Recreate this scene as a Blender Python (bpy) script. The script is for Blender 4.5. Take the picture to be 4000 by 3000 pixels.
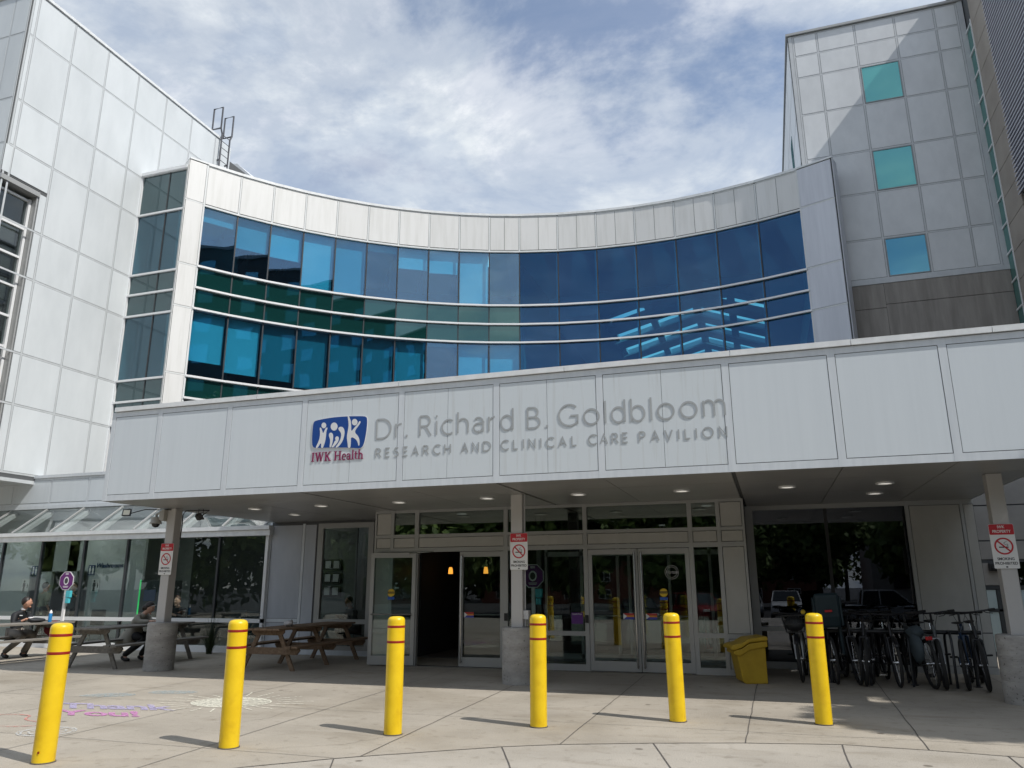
import bpy, bmesh, math, random
from mathutils import Vector, Matrix
random.seed(7)
S = bpy.context.scene
for o in list(bpy.data.objects): bpy.data.objects.remove(o)
COL = S.collection
rad = math.radians

# ---------------- camera ----------------
cam_d = bpy.data.cameras.new('camera'); cam = bpy.data.objects.new('camera', cam_d); COL.objects.link(cam)
S.camera = cam
PITCH, ROLL, YAW = rad(14.768), rad(-0.212), rad(18.224)
fw = Vector((-math.sin(YAW)*math.cos(PITCH), math.cos(YAW)*math.cos(PITCH), math.sin(PITCH)))
rt = Vector((math.cos(YAW), math.sin(YAW), 0)); up = rt.cross(fw)
rt2 = rt*math.cos(ROLL)+up*math.sin(ROLL); up2 = -rt*math.sin(ROLL)+up*math.cos(ROLL)
m3 = Matrix((rt2, up2, -fw)).transposed()
cam.matrix_world = Matrix.Translation((0, 0, 1.55)) @ m3.to_4x4()
cam_d.sensor_width = 36.0; cam_d.lens = 36.0*2974/4000; cam_d.clip_start = 0.1; cam_d.clip_end = 2000
S.render.resolution_x = 1024; S.render.resolution_y = 768

# ---------------- light ----------------
SUN = Vector((0.82, -0.235, 1.0)).normalized()
sun_el = math.asin(SUN.z); sun_az = math.atan2(SUN.x, SUN.y)
w = bpy.data.worlds.new('World'); S.world = w; w.use_nodes = True
nt = w.node_tree; nt.nodes.clear()
def N(t, **k):
    n = nt.nodes.new(t)
    for a, b in k.items(): setattr(n, a, b)
    return n
sky = N('ShaderNodeTexSky', sky_type='NISHITA', sun_disc=False, sun_elevation=sun_el, sun_rotation=sun_az)
sky.air_density = 1.0; sky.dust_density = 0.6; sky.ozone_density = 1.6
bg1 = N('ShaderNodeBackground'); bg1.inputs['Strength'].default_value = 0.15
nt.links.new(sky.outputs[0], bg1.inputs['Color'])
tc = N('ShaderNodeTexCoord'); sp = N('ShaderNodeSeparateXYZ'); nt.links.new(tc.outputs['Generated'], sp.inputs[0])
def mth(op, a, b):
    n = N('ShaderNodeMath', operation=op)
    for i, v in enumerate((a, b)):
        if isinstance(v, (int, float)): n.inputs[i].default_value = v
        else: nt.links.new(v, n.inputs[i])
    return n.outputs[0]
zz = mth('ADD', mth('MAXIMUM', sp.outputs['Z'], 0.0), 0.16)
cx = N('ShaderNodeCombineXYZ')
nt.links.new(mth('DIVIDE', sp.outputs['X'], zz), cx.inputs[0]); nt.links.new(mth('DIVIDE', sp.outputs['Y'], zz), cx.inputs[1])
cx.inputs[2].default_value = SKY_SEED = 3.1
def noise(scale, detail, rough, dist, off=(0, 0, 0)):
    mp = N('ShaderNodeMapping'); mp.inputs['Location'].default_value = off
    nt.links.new(cx.outputs[0], mp.inputs[0])
    n = N('ShaderNodeTexNoise'); n.inputs['Scale'].default_value = scale; n.inputs['Detail'].default_value = detail
    n.inputs['Roughness'].default_value = rough; n.inputs['Distortion'].default_value = dist
    nt.links.new(mp.outputs[0], n.inputs['Vector']); return n.outputs['Fac']
def ramp(src, *st):
    r = N('ShaderNodeValToRGB'); e = r.color_ramp.elements
    e[0].position, e[0].color = st[0][0], (*st[0][1], 1); e[1].position, e[1].color = st[-1][0], (*st[-1][1], 1)
    for p, c in st[1:-1]:
        q = e.new(p); q.color = (*c, 1)
    r.color_ramp.interpolation = 'EASE'
    nt.links.new(src, r.inputs[0]); return r.outputs[0]
cover = ramp(noise(1.05, 9, 0.60, 0.3, (5.280, 5.795, -0.150)), (0.37, (0.12,)*3), (0.47, (0.55,)*3), (0.58, (1,)*3))
shade = ramp(noise(1.9, 8, 0.62, 0.4, (-4.291, -8.992, 1.628)), (0.33, (0.50, 0.56, 0.68)), (0.45, (0.64, 0.71, 0.80)), (0.54, (0.82, 0.87, 0.91)), (0.64, (1.12, 1.13, 1.13)))
bg2 = N('ShaderNodeBackground'); nt.links.new(shade, bg2.inputs['Color']); bg2.inputs['Strength'].default_value = 0.97
low = N('ShaderNodeMapRange'); low.interpolation_type = 'SMOOTHSTEP'
for k_, v_ in (('From Min', 0.62), ('From Max', 0.40), ('To Min', 0.0), ('To Max', 0.7)): low.inputs[k_].default_value = v_
nt.links.new(sp.outputs['Z'], low.inputs['Value'])
cover = mth('MAXIMUM', cover, low.outputs[0])
mx = N('ShaderNodeMixShader'); nt.links.new(cover, mx.inputs[0]); nt.links.new(bg1.outputs[0], mx.inputs[1]); nt.links.new(bg2.outputs[0], mx.inputs[2])
wo = N('ShaderNodeOutputWorld'); nt.links.new(mx.outputs[0], wo.inputs[0])

sd = bpy.data.lights.new('sun', 'SUN'); sd.energy = 3.8; sd.angle = rad(0.53); sd.color = (1.0, 0.965, 0.91)
so = bpy.data.objects.new('sun', sd); COL.objects.link(so); so.rotation_euler = SUN.to_track_quat('Z', 'Y').to_euler(); so.location = (20, -10, 40)
S.view_settings.view_transform = 'Standard'; S.view_settings.look = 'None'; S.view_settings.exposure = 0.08; S.view_settings.gamma = 1
S.render.engine = 'CYCLES'
S.cycles.max_bounces = 7; S.cycles.transparent_max_bounces = 14; S.cycles.glossy_bounces = 4; S.cycles.diffuse_bounces = 3
S.cycles.caustics_reflective = False; S.cycles.caustics_refractive = False

# ---------------- materials ----------------
M = {}
def mat(name, col, rough=0.6, metal=0.0, spec=0.5, emit=None, es=1.0):
    m = bpy.data.materials.new(name); m.use_nodes = True; b = m.node_tree.nodes['Principled BSDF']
    b.inputs['Base Color'].default_value = (*col, 1); b.inputs['Roughness'].default_value = rough; b.inputs['Metallic'].default_value = metal
    b.inputs['Specular IOR Level'].default_value = spec
    if emit: b.inputs['Emission Color'].default_value = (*emit, 1); b.inputs['Emission Strength'].default_value = es
    M[name] = m; return m
def vary(name, c1, c2, scale=(1, 1, 1), nscale=3.0, rough=0.6, detail=6, island=0.0, bump=0.0, bscale=40, metal=0.0, lo=0.35, hi=0.65, spec=0.5, speck=None, rough2=None):
    m = mat(name, c1, rough, metal, spec); t = m.node_tree; b = t.nodes['Principled BSDF']; L = t.links.new
    tc = t.nodes.new('ShaderNodeTexCoord'); mp = t.nodes.new('ShaderNodeMapping'); mp.inputs['Scale'].default_value = scale
    L(tc.outputs['Object'], mp.inputs[0])
    n = t.nodes.new('ShaderNodeTexNoise'); n.inputs['Scale'].default_value = nscale; n.inputs['Detail'].default_value = detail; n.inputs['Roughness'].default_value = 0.6
    L(mp.outputs[0], n.inputs['Vector'])
    r = t.nodes.new('ShaderNodeValToRGB'); r.color_ramp.elements[0].position = lo; r.color_ramp.elements[1].position = hi
    r.color_ramp.elements[0].color = (*c1, 1); r.color_ramp.elements[1].color = (*c2, 1); L(n.outputs['Fac'], r.inputs[0])
    out = r.outputs[0]
    if speck:
        n2 = t.nodes.new('ShaderNodeTexNoise'); n2.inputs['Scale'].default_value = speck[0]; n2.inputs['Detail'].default_value = 3; L(tc.outputs['Object'], n2.inputs['Vector'])
        r2 = t.nodes.new('ShaderNodeValToRGB'); r2.color_ramp.elements[0].position = speck[1]; r2.color_ramp.elements[1].position = speck[2]
        r2.color_ramp.elements[0].color = (*speck[3],)*1 + (1,) if False else (speck[3][0], speck[3][1], speck[3][2], 1); r2.color_ramp.elements[1].color = (1, 1, 1, 1); L(n2.outputs['Fac'], r2.inputs[0])
        x = t.nodes.new('ShaderNodeMix'); x.data_type = 'RGBA'; x.blend_type = 'MULTIPLY'; x.inputs['Factor'].default_value = 1
        L(out, x.inputs['A']); L(r2.outputs[0], x.inputs['B']); out = x.outputs['Result']
    if island:
        g = t.nodes.new('ShaderNodeNewGeometry'); mr = t.nodes.new('ShaderNodeMapRange'); mr.inputs['To Min'].default_value = 1-island; mr.inputs['To Max'].default_value = 1+island*0.4
        L(g.outputs['Random Per Island'], mr.inputs['Value'])
        h = t.nodes.new('ShaderNodeHueSaturation'); L(mr.outputs[0], h.inputs['Value']); L(out, h.inputs['Color']); out = h.outputs[0]
    L(out, b.inputs['Base Color'])
    if bump:
        n3 = t.nodes.new('ShaderNodeTexNoise'); n3.inputs['Scale'].default_value = bscale; n3.inputs['Detail'].default_value = 4; L(mp.outputs[0], n3.inputs['Vector'])
        bp = t.nodes.new('ShaderNodeBump'); bp.inputs['Strength'].default_value = bump; bp.inputs['Distance'].default_value = 0.02
        L(n3.outputs['Fac'], bp.inputs['Height']); L(bp.outputs[0], b.inputs['Normal'])
    return m
def glass(name, tint, refl=None, rtint=(1, 1, 1), ior=1.6, wav=0.0):
    m = bpy.data.materials.new(name); m.use_nodes = True; t = m.node_tree; t.nodes.clear(); L = t.links.new
    tr = t.nodes.new('ShaderNodeBsdfTransparent'); tr.inputs[0].default_value = (*tint, 1)
    gl = t.nodes.new('ShaderNodeBsdfGlossy'); gl.inputs['Color'].default_value = (*rtint, 1); gl.inputs['Roughness'].default_value = 0.0
    x = t.nodes.new('ShaderNodeMixShader'); o = t.nodes.new('ShaderNodeOutputMaterial')
    if refl is None:
        f = t.nodes.new('ShaderNodeLayerWeight'); f.inputs['Blend'].default_value = 0.5
        pw = t.nodes.new('ShaderNodeMath'); pw.operation = 'POWER'; pw.inputs[1].default_value = 4.5; L(f.outputs['Facing'], pw.inputs[0])
        ma = t.nodes.new('ShaderNodeMath'); ma.operation = 'MULTIPLY_ADD'; ma.inputs[1].default_value = 0.6; ma.inputs[2].default_value = ((ior-1)/(ior+1))**2
        L(pw.outputs[0], ma.inputs[0]); L(ma.outputs[0], x.inputs[0])
    else: x.inputs[0].default_value = refl
    if wav:
        tc = t.nodes.new('ShaderNodeTexCoord'); n = t.nodes.new('ShaderNodeTexNoise'); n.inputs['Scale'].default_value = 0.7; n.inputs['Detail'].default_value = 1
        L(tc.outputs['Object'], n.inputs['Vector']); bp = t.nodes.new('ShaderNodeBump'); bp.inputs['Strength'].default_value = wav; bp.inputs['Distance'].default_value = 0.05
        L(n.outputs['Fac'], bp.inputs['Height']); L(bp.outputs[0], gl.inputs['Normal'])
    L(tr.outputs[0], x.inputs[1]); L(gl.outputs[0], x.inputs[2]); L(x.outputs[0], o.inputs[0])
    M[name] = m; return m

# cladding and structure
vary('panel_white', (0.61, 0.645, 0.665), (0.68, 0.715, 0.735), (1, 1, 0.35), 1.2, 0.34, island=0.05)
vary('panel_wing', (0.66, 0.66, 0.64), (0.75, 0.75, 0.74), (4, 4, 0.35), 1.3, 0.4, island=0.05, lo=0.25, hi=0.55)
vary('panel_fascia', (0.63, 0.68, 0.72), (0.66, 0.71, 0.75), (7, 7, 0.3), 1.4, 0.4, island=0.04, lo=0.25, hi=0.6)
vary('fascia_stain', (0.54, 0.57, 0.58), (0.635, 0.685, 0.72), (9, 9, 0.45), 1.9, 0.5, lo=0.22, hi=0.46)
vary('panel_tower', (0.66, 0.68, 0.70), (0.73, 0.75, 0.77), (1, 1, 0.6), 1.8, 0.42, island=0.07)
vary('panel_pier', (0.60, 0.62, 0.68), (0.68, 0.70, 0.76), (4, 4, 0.3), 1.2, 0.35, island=0.03)
vary('panel_entry', (0.44, 0.435, 0.41), (0.49, 0.485, 0.46), (2, 2, 1), 1.5, 0.45, island=0.04)
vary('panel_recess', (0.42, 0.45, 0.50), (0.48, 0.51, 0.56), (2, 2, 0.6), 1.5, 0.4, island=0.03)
vary('strip_white', (0.66, 0.68, 0.68), (0.74, 0.76, 0.76), (2, 2, 0.6), 2.0, 0.32)
vary('strip_fascia', (0.60, 0.64, 0.68), (0.66, 0.70, 0.74), (6, 6, 0.5), 2.0, 0.35)
vary('cap_white', (0.70, 0.72, 0.73), (0.80, 0.82, 0.83), (3, 3, 3), 2.0, 0.4)
mat('joint_dark', (0.10, 0.105, 0.11), 0.8)
mat('alu', (0.39, 0.395, 0.39), 0.38, 0.25)
mat('alu_bright', (0.80, 0.81, 0.82), 0.35, 0.1)
mat('alu_dark', (0.035, 0.04, 0.045), 0.4)
mat('steel', (0.45, 0.45, 0.44), 0.25, 0.9)
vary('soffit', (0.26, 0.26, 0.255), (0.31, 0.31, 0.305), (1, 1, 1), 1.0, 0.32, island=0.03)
vary('brown_concrete', (0.24, 0.22, 0.20), (0.38, 0.35, 0.32), (3, 3, 0.35), 1.2, 0.85, bump=0.25, bscale=22, lo=0.3, hi=0.7)
vary('brown_panel', (0.31, 0.275, 0.24), (0.38, 0.34, 0.30), (1, 1, 1), 0.9, 0.8, island=0.08, bump=0.15, bscale=25)
vary('block_wall', (0.28, 0.265, 0.25), (0.34, 0.325, 0.305), (1, 1, 1), 1.5, 0.85)
vary('column_concrete', (0.27, 0.26, 0.245), (0.40, 0.385, 0.365), (1, 1, 2.5), 3.0, 0.88, bump=0.6, bscale=10, speck=(26, 0.30, 0.36, (0.35, 0.34, 0.33)))
mat('column_paint', (0.50, 0.49, 0.48), 0.4)
mat('louvre', (0.50, 0.50, 0.55), 0.45)
vary('strip_block', (0.50, 0.525, 0.54), (0.56, 0.585, 0.60), (2, 2, 0.6), 2.0, 0.35)
# glass
glass('glass_office', (0.44, 0.82, 0.93), 0.17, (0.55, 0.70, 0.92), wav=0.10)
glass('glass_atrium', (0.38, 0.78, 0.88), 0.14, (0.22, 0.36, 0.66), wav=0.05)
glass('glass_side', (0.40, 0.58, 0.62), 0.17, (0.55, 0.75, 0.9))
glass('glass_clear', (0.80, 0.87, 0.86), ior=1.62, wav=0.03)
glass('glass_dark', (0.30, 0.32, 0.34), ior=1.8, rtint=(0.8, 0.85, 0.95), wav=0.03)
glass('glass_block', (0.66, 0.70, 0.69), 0.07, (0.9, 0.95, 1.0))
glass('glass_transom', (0.34, 0.38, 0.38), 0.17, (0.9, 1.0, 0.9), wav=0.04)
glass('glass_slope', (0.90, 0.93, 0.93), 0.20, (1, 1, 1), wav=0.25)
glass('glass_lite', (0.5, 0.55, 0.55), 0.22, wav=0.1)
def opaque_glass(name, col, refl, rtint=(1, 1, 1)):
    m = bpy.data.materials.new(name); m.use_nodes = True; t = m.node_tree; t.nodes.clear(); L = t.links.new
    d = t.nodes.new('ShaderNodeBsdfDiffuse'); d.inputs[0].default_value = (*col, 1)
    gl = t.nodes.new('ShaderNodeBsdfGlossy'); gl.inputs['Color'].default_value = (*rtint, 1); gl.inputs['Roughness'].default_value = 0.02
    x = t.nodes.new('ShaderNodeMixShader'); x.inputs[0].default_value = refl; o = t.nodes.new('ShaderNodeOutputMaterial')
    L(d.outputs[0], x.inputs[1]); L(gl.outputs[0], x.inputs[2]); L(x.outputs[0], o.inputs[0]); M[name] = m
opaque_glass('spandrel', (0.004, 0.035, 0.033), 0.16, (0.45, 0.75, 0.8))
opaque_glass('spandrel_side', (0.012, 0.035, 0.038), 0.17, (0.7, 0.85, 0.9))
opaque_glass('teal_window', (0.08, 0.31, 0.31), 0.32, (0.30, 0.72, 0.74))
opaque_glass('blue_window', (0.02, 0.15, 0.22), 0.36, (0.22, 0.55, 0.75))
opaque_glass('green_strip', (0.10, 0.20, 0.18), 0.25, (0.6, 0.9, 0.9))
opaque_glass('frosted', (0.42, 0.52, 0.54), 0.08)

# ---------------- mesh helpers ----------------
OFF = {}
class MB:
    def __init__(s): s.v = []; s.f = []; s.m = []
    def add(s, vs, fs, mi=0):
        n = len(s.v); s.v += [tuple(p) for p in vs]; s.f += [tuple(n+i for i in f) for f in fs]; s.m += [mi]*len(fs); return s
    def box(s, x0, x1, y0, y1, z0, z1, mi=0):
        x0, x1 = min(x0, x1), max(x0, x1); y0, y1 = min(y0, y1), max(y0, y1); z0, z1 = min(z0, z1), max(z0, z1)
        return s.add([(x, y, z) for z in (z0, z1) for y in (y0, y1) for x in (x0, x1)],
                     [(0, 2, 3, 1), (4, 5, 7, 6), (0, 1, 5, 4), (2, 6, 7, 3), (0, 4, 6, 2), (1, 3, 7, 5)], mi)
    def hexa(s, b, t, mi=0):   # 4 bottom pts (ccw seen from above), 4 top
        return s.add(list(b)+list(t), [(3, 2, 1, 0), (4, 5, 6, 7), (0, 1, 5, 4), (1, 2, 6, 5), (2, 3, 7, 6), (3, 0, 4, 7)], mi)
    def fbox(s, F, u0, u1, v0, v1, d0, d1, mi=0):
        O, U, Nn = F
        def p(u, d, z): return (O[0]+U[0]*u+Nn[0]*d, O[1]+U[1]*u+Nn[1]*d, z)
        d0, d1 = min(d0, d1), max(d0, d1)
        return s.hexa([p(u0, d1, v0), p(u1, d1, v0), p(u1, d0, v0), p(u0, d0, v0)], [p(u0, d1, v1), p(u1, d1, v1), p(u1, d0, v1), p(u0, d0, v1)], mi)
    def beam(s, a, b, w, h, upv=(0, 0, 1), mi=0):
        a, b = Vector(a), Vector(b); d = (b-a).normalized(); side = d.cross(Vector(upv))
        if side.length < 1e-4: side = d.cross(Vector((1, 0, 0)))
        side.normalize(); u = side.cross(d)
        q = lambda p: [p-side*w/2-u*h/2, p+side*w/2-u*h/2, p+side*w/2+u*h/2, p-side*w/2+u*h/2]
        return s.add(q(a)+q(b), [(0, 1, 2, 3), (7, 6, 5, 4), (0, 4, 5, 1), (1, 5, 6, 2), (2, 6, 7, 3), (3, 7, 4, 0)], mi)
    def tube(s, pts, r, n=8, mi=0, closed=False, caps=True):
        pts = [Vector(p) for p in pts]; rs = r if isinstance(r, (list, tuple)) else [r]*len(pts)
        k = len(pts); ref = None; rings = []
        for i, p in enumerate(pts):
            if closed: d = pts[(i+1) % k]-pts[i-1]
            else: d = pts[min(i+1, k-1)]-pts[max(i-1, 0)]
            d.normalize()
            if ref is None:
                ref = d.cross(Vector((0, 0, 1)))
                if ref.length < 0.05: ref = d.cross(Vector((1, 0, 0)))
            ref = (ref-d*ref.dot(d)).normalized(); o = d.cross(ref)
            rings.append([p+(ref*math.cos(2*math.pi*j/n)+o*math.sin(2*math.pi*j/n))*rs[i] for j in range(n)])
        fs = []
        for i in range(k if closed else k-1):
            a, b = i*n, ((i+1) % k)*n
            for j in range(n): fs.append((a+j, a+(j+1) % n, b+(j+1) % n, b+j))
        if not closed and caps: fs += [tuple(range(n))[::-1], tuple((k-1)*n+j for j in range(n))]
        return s.add([q for r_ in rings for q in r_], fs, mi)
    def lathe(s, prof, c=(0, 0, 0), n=24, mi=0, axis='z', caps=True):
        vs = []
        for (r, h) in prof:
            for j in range(n):
                a = 2*math.pi*j/n; x, y = r*math.cos(a), r*math.sin(a)
                p = (x, y, h) if axis == 'z' else ((x, h, y) if axis == 'y' else (h, x, y))
                vs.append((c[0]+p[0], c[1]+p[1], c[2]+p[2]))
        fs = [(i*n+j, i*n+(j+1) % n, (i+1)*n+(j+1) % n, (i+1)*n+j) for i in range(len(prof)-1) for j in range(n)]
        if caps: fs += [tuple(range(n))[::-1], tuple((len(prof)-1)*n+j for j in range(n))]
        return s.add(vs, fs, mi)
    def prism(s, poly, to3, d0, d1, mi=0):  # poly 2d list, to3(u,v,d)
        n = len(poly)
        return s.add([to3(u, v, d0) for u, v in poly]+[to3(u, v, d1) for u, v in poly],
                     [tuple(range(n)), tuple(range(2*n-1, n-1, -1))]+[(i, n+i, n+(i+1) % n, (i+1) % n) for i in range(n)], mi)
    def xf(s, mtx):
        s.v = [tuple(mtx @ Vector(p)) for p in s.v]; return s
    def build(s, name, mats, parent=None, smooth=False, bevel=0, sub=0):
        o3 = OFF.get(parent.name, Vector()) if parent else Vector()
        me = bpy.data.meshes.new(name)
        me.from_pydata([(p[0]-o3.x, p[1]-o3.y, p[2]-o3.z) for p in s.v], [], s.f)
        if not isinstance(mats, (list, tuple)): mats = [mats]
        for x in mats: me.materials.append(M[x] if isinstance(x, str) else x)
        if len(mats) > 1: me.polygons.foreach_set('material_index', s.m)
        bm = bmesh.new(); bm.from_mesh(me); bmesh.ops.recalc_face_normals(bm, faces=bm.faces); bm.to_mesh(me); bm.free()
        if smooth:
            me.polygons.foreach_set('use_smooth', [True]*len(me.polygons))
        me.update()
        o = bpy.data.objects.new(name, me); COL.objects.link(o)
        if parent: o.parent = parent
        OFF[o.name] = o3.copy()
        if bevel:
            b = o.modifiers.new('bevel', 'BEVEL'); b.width = bevel; b.segments = 2; b.limit_method = 'ANGLE'
        if sub:
            b = o.modifiers.new('sub', 'SUBSURF'); b.levels = sub; b.render_levels = sub
        if smooth:
            e = o.modifiers.new('edge', 'EDGE_SPLIT'); e.split_angle = rad(38)
        return o
def mesh_obj(name, me, parent=None):
    o = bpy.data.objects.new(name, me); COL.objects.link(o)
    o3 = OFF.get(parent.name, Vector()) if parent else Vector()
    if parent:
        o.parent = parent; me.transform(Matrix.Translation(-o3))
    OFF[o.name] = o3.copy(); return o
def thing(name, loc, label, cat, group=None):
    o = bpy.data.objects.new(name, None); COL.objects.link(o); o.location = loc; o.empty_display_size = 0.2
    OFF[o.name] = Vector(loc); o['label'] = label; o['category'] = cat
    if group: o['group'] = group
    return o
def tag(o, label=None, cat=None, group=None, kind=None):
    if label: o['label'] = label
    if cat: o['category'] = cat
    if group: o['group'] = group
    if kind: o['kind'] = kind
    return o
CH = {}
def kids(o): return [c for c in bpy.data.objects if c.parent == o]
def copy_tree(root, loc, rz, label, group=None):
    def cp(o, par):
        c = o.copy(); COL.objects.link(c)
        if par: c.parent = par
        for k in kids(o): cp(k, c)
        return c
    c = cp(root, None); c.location = loc; c.rotation_euler = (0, 0, rz); c['label'] = label
    if group: c['group'] = group
    return c
DG = bpy.context.evaluated_depsgraph_get
def text_mesh(txt, width, height, thick, font_off=0.0, space=1.0, shear=0.0, res=6):
    """flat-lying text in XY plane, baseline at y=0, left at x=0, extruded to thick along +Z; scaled to the box"""
    c = bpy.data.curves.new('t', 'FONT'); c.body = txt; c.extrude = 0.05; c.offset = font_off; c.space_character = space; c.shear = shear; c.resolution_u = res
    o = bpy.data.objects.new('t', c); COL.objects.link(o); bpy.context.view_layer.update()
    me = bpy.data.meshes.new_from_object(o.evaluated_get(DG()))
    bpy.data.objects.remove(o); bpy.data.curves.remove(c)
    xs = [v.co.x for v in me.vertices]; capm = [v.co.y for v in me.vertices]; zs = [v.co.z for v in me.vertices]
    x0, x1 = min(xs), max(xs); z0 = min(zs); z1 = max(zs)
    sx = width/(x1-x0); top = max(capm)
    sy = height/top
    for v in me.vertices:
        v.co = Vector(((v.co.x-x0)*sx, v.co.y*sy, (v.co.z-z0)/(z1-z0)*thick))
    return me
def place_text(me, origin, U=(1, 0, 0), V=(0, 0, 1)):
    U, V = Vector(U), Vector(V); Nn = U.cross(V)
    mm = Matrix(((U.x, V.x, Nn.x, origin[0]), (U.y, V.y, Nn.y, origin[1]), (U.z, V.z, Nn.z, origin[2]), (0, 0, 0, 1)))
    me.transform(mm); return me
def text_obj(name, txt, origin, width, height, matn, parent, thick=0.004, U=(1, 0, 0), V=(0, 0, 1), **k):
    me = place_text(text_mesh(txt, width, height, thick, **k), origin, U, V)
    me.materials.clear(); me.materials.append(M[matn]); me.name = name
    return mesh_obj(name, me, parent)
def joined(meshes, matn):
    bm = bmesh.new()
    for me in meshes: bm.from_mesh(me)
    r = bpy.data.meshes.new('j'); bm.to_mesh(r); bm.free(); r.materials.append(M[matn]); return r
def clad(F, us, vs, pan, stripm, back, skip=(), sw=0.06, gap=0.009, dp=0.018, ds=0.012, edge=True, wall=0.25, backskip=False):
    """panels between joint strips on frame F. us / vs joint centre positions."""
    if back is not None:
        if not skip: back.fbox(F, us[0], us[-1], vs[0], vs[-1], -wall, 0)
        else:
            for i in range(len(us)-1):
                for j in range(len(vs)-1):
                    if (i, j) not in skip: back.fbox(F, us[i], us[i+1], vs[j], vs[j+1], -wall, 0)
    for i in range(len(us)-1):
        for j in range(len(vs)-1):
            if (i, j) in skip: continue
            a = sw/2+gap
            pan.fbox(F, us[i]+a, us[i+1]-a, vs[j]+a, vs[j+1]-a, 0, dp)
    for u in us: stripm.fbox(F, u-sw/2, u+sw/2, vs[0]-sw/2, vs[-1]+sw/2, 0, ds+0.002)
    for v in vs:
        for i in range(len(us)-1): stripm.fbox(F, us[i]+sw/2, us[i+1]-sw/2, v-sw/2, v+sw/2, 0, ds)
# ================= SETTING: ground =================
def concrete(name, c1, c2):
    m = vary(name, c1, c2, (1, 1, 1), 0.55, 0.88, detail=9, bump=0.4, bscale=55, lo=0.3, hi=0.7, speck=(7.0, 0.26, 0.42, (0.78, 0.77, 0.75)))
    t = m.node_tree; L = t.links.new; b = t.nodes['Principled BSDF']; src = b.inputs['Base Color'].links[0].from_socket; tc = [n for n in t.nodes if n.type == 'TEX_COORD'][0]
    def mul(src, fac_sock, col):
        x = t.nodes.new('ShaderNodeMix'); x.data_type = 'RGBA'; x.blend_type = 'MULTIPLY'; L(fac_sock, x.inputs['Factor']); L(src, x.inputs['A']); x.inputs['B'].default_value = (*col, 1); return x.outputs['Result']
    def nz(scale, lo, hi, mscale=(1, 1, 1), detail=5, kind='n'):
        mp = t.nodes.new('ShaderNodeMapping'); mp.inputs['Scale'].default_value = mscale; L(tc.outputs['Object'], mp.inputs[0])
        if kind == 'v': n = t.nodes.new('ShaderNodeTexVoronoi'); o = 'Distance'
        else: n = t.nodes.new('ShaderNodeTexNoise'); n.inputs['Detail'].default_value = detail; n.inputs['Distortion'].default_value = 0.6; o = 'Fac'
        n.inputs['Scale'].default_value = scale; L(mp.outputs[0], n.inputs['Vector'])
        r = t.nodes.new('ShaderNodeMapRange'); r.inputs['From Min'].default_value = lo; r.inputs['From Max'].default_value = hi; L(n.outputs[o], r.inputs['Value']); return r.outputs[0]
    s1 = mul(src, nz(0.33, 0.50, 0.72), (0.76, 0.74, 0.70))                       # broad damp stains
    s2 = mul(s1, nz(1.6, 0.56, 0.74, (0.5, 1.6, 1), 8), (0.80, 0.78, 0.75))       # brushed blotches
    s3 = mul(s2, nz(1.15, 0.055, 0.035, kind='v'), (0.45, 0.43, 0.41))            # gum and drip spots
    s4 = mul(s3, nz(130, 0.42, 0.30, detail=2), (0.72, 0.70, 0.68))               # sand grain
    L(s4, b.inputs['Base Color']); return m
concrete('plaza_concrete', (0.325, 0.29, 0.24), (0.455, 0.408, 0.34))
concrete('apron_concrete', (0.36, 0.328, 0.282), (0.46, 0.42, 0.362))
vary('asphalt', (0.04, 0.04, 0.042), (0.065, 0.065, 0.066), (1, 1, 1), 2.0, 0.9, bump=0.3, bscale=60)
mat('joint_line', (0.10, 0.09, 0.08), 0.9)
mat('joint_fine', (0.20, 0.185, 0.165), 0.9)
def sheet(name, pts, z, m, kind='structure'):
    me = bpy.data.meshes.new(name); me.from_pydata([(x, y, z) for x, y in pts], [], [tuple(range(len(pts)))]); me.materials.append(M[m])
    o = bpy.data.objects.new(name, me); COL.objects.link(o); o['kind'] = kind; return o
sheet('street', [(-400, -400), (400, -400), (400, 500), (-400, 500)], -0.62, 'asphalt')
edge = [(-40, -6), (-9, 1.5), (-5.6, 5.0), (-4.56, 6.24), (-3.98, 6.78), (-3.79, 6.93), (-2.68, 7.73), (-2.15, 8.02), (-1.27, 8.36), (-0.39, 8.64), (0.52, 8.84), (1.3, 8.80), (2.06, 8.70), (4.0, 8.35), (9, 6.5), (40, 0)]
pz = MB(); n = len(edge)
pz.add([(-60, -6.0, 0.0)]+[(x, y, 0.0) for x, y in edge]+[(60, 0, 0), (60, 60, 0), (-60, 60, 0)], [tuple(range(n+4))])
tag(pz.build('plaza_paving', 'plaza_concrete'), kind='structure')
ap = MB(); ap.add([(x, y, 0.0) for x, y in edge]+[(60, 0, 0), (60, -7, 0), (-60, -7, 0), (-60, -6.0, 0)], [tuple(range(n+4))])
ap.add([(-60, -7, 0), (60, -7, 0), (60, -7, -0.62), (-60, -7, -0.62)], [(0, 1, 2, 3)])
tag(ap.build('pavement', 'apron_concrete'), kind='structure')
jl = MB()
def jline(pts, w, z=0.004, mb=None):
    mb = mb or jl
    for a, b in zip(pts, pts[1:]):
        a, b = Vector((*a, z)), Vector((*b, z)); d = (b-a).normalized(); s_ = Vector((-d.y, d.x, 0))*w/2
        mb.add([a-s_, b-s_, b+s_, a+s_], [(0, 1, 2, 3)])
def wob(a, b, k=14, amp=0.006):
    a, b = Vector(a), Vector(b); out = []
    for i in range(k+1):
        p = a.lerp(b, i/k); out.append((p.x+random.uniform(-amp, amp)*(0 < i < k), p.y+random.uniform(-amp, amp)*(0 < i < k)))
    return out
for i in range(len(edge)-1): jline(wob(edge[i], edge[i+1], 6, 0.005), 0.017)
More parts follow.
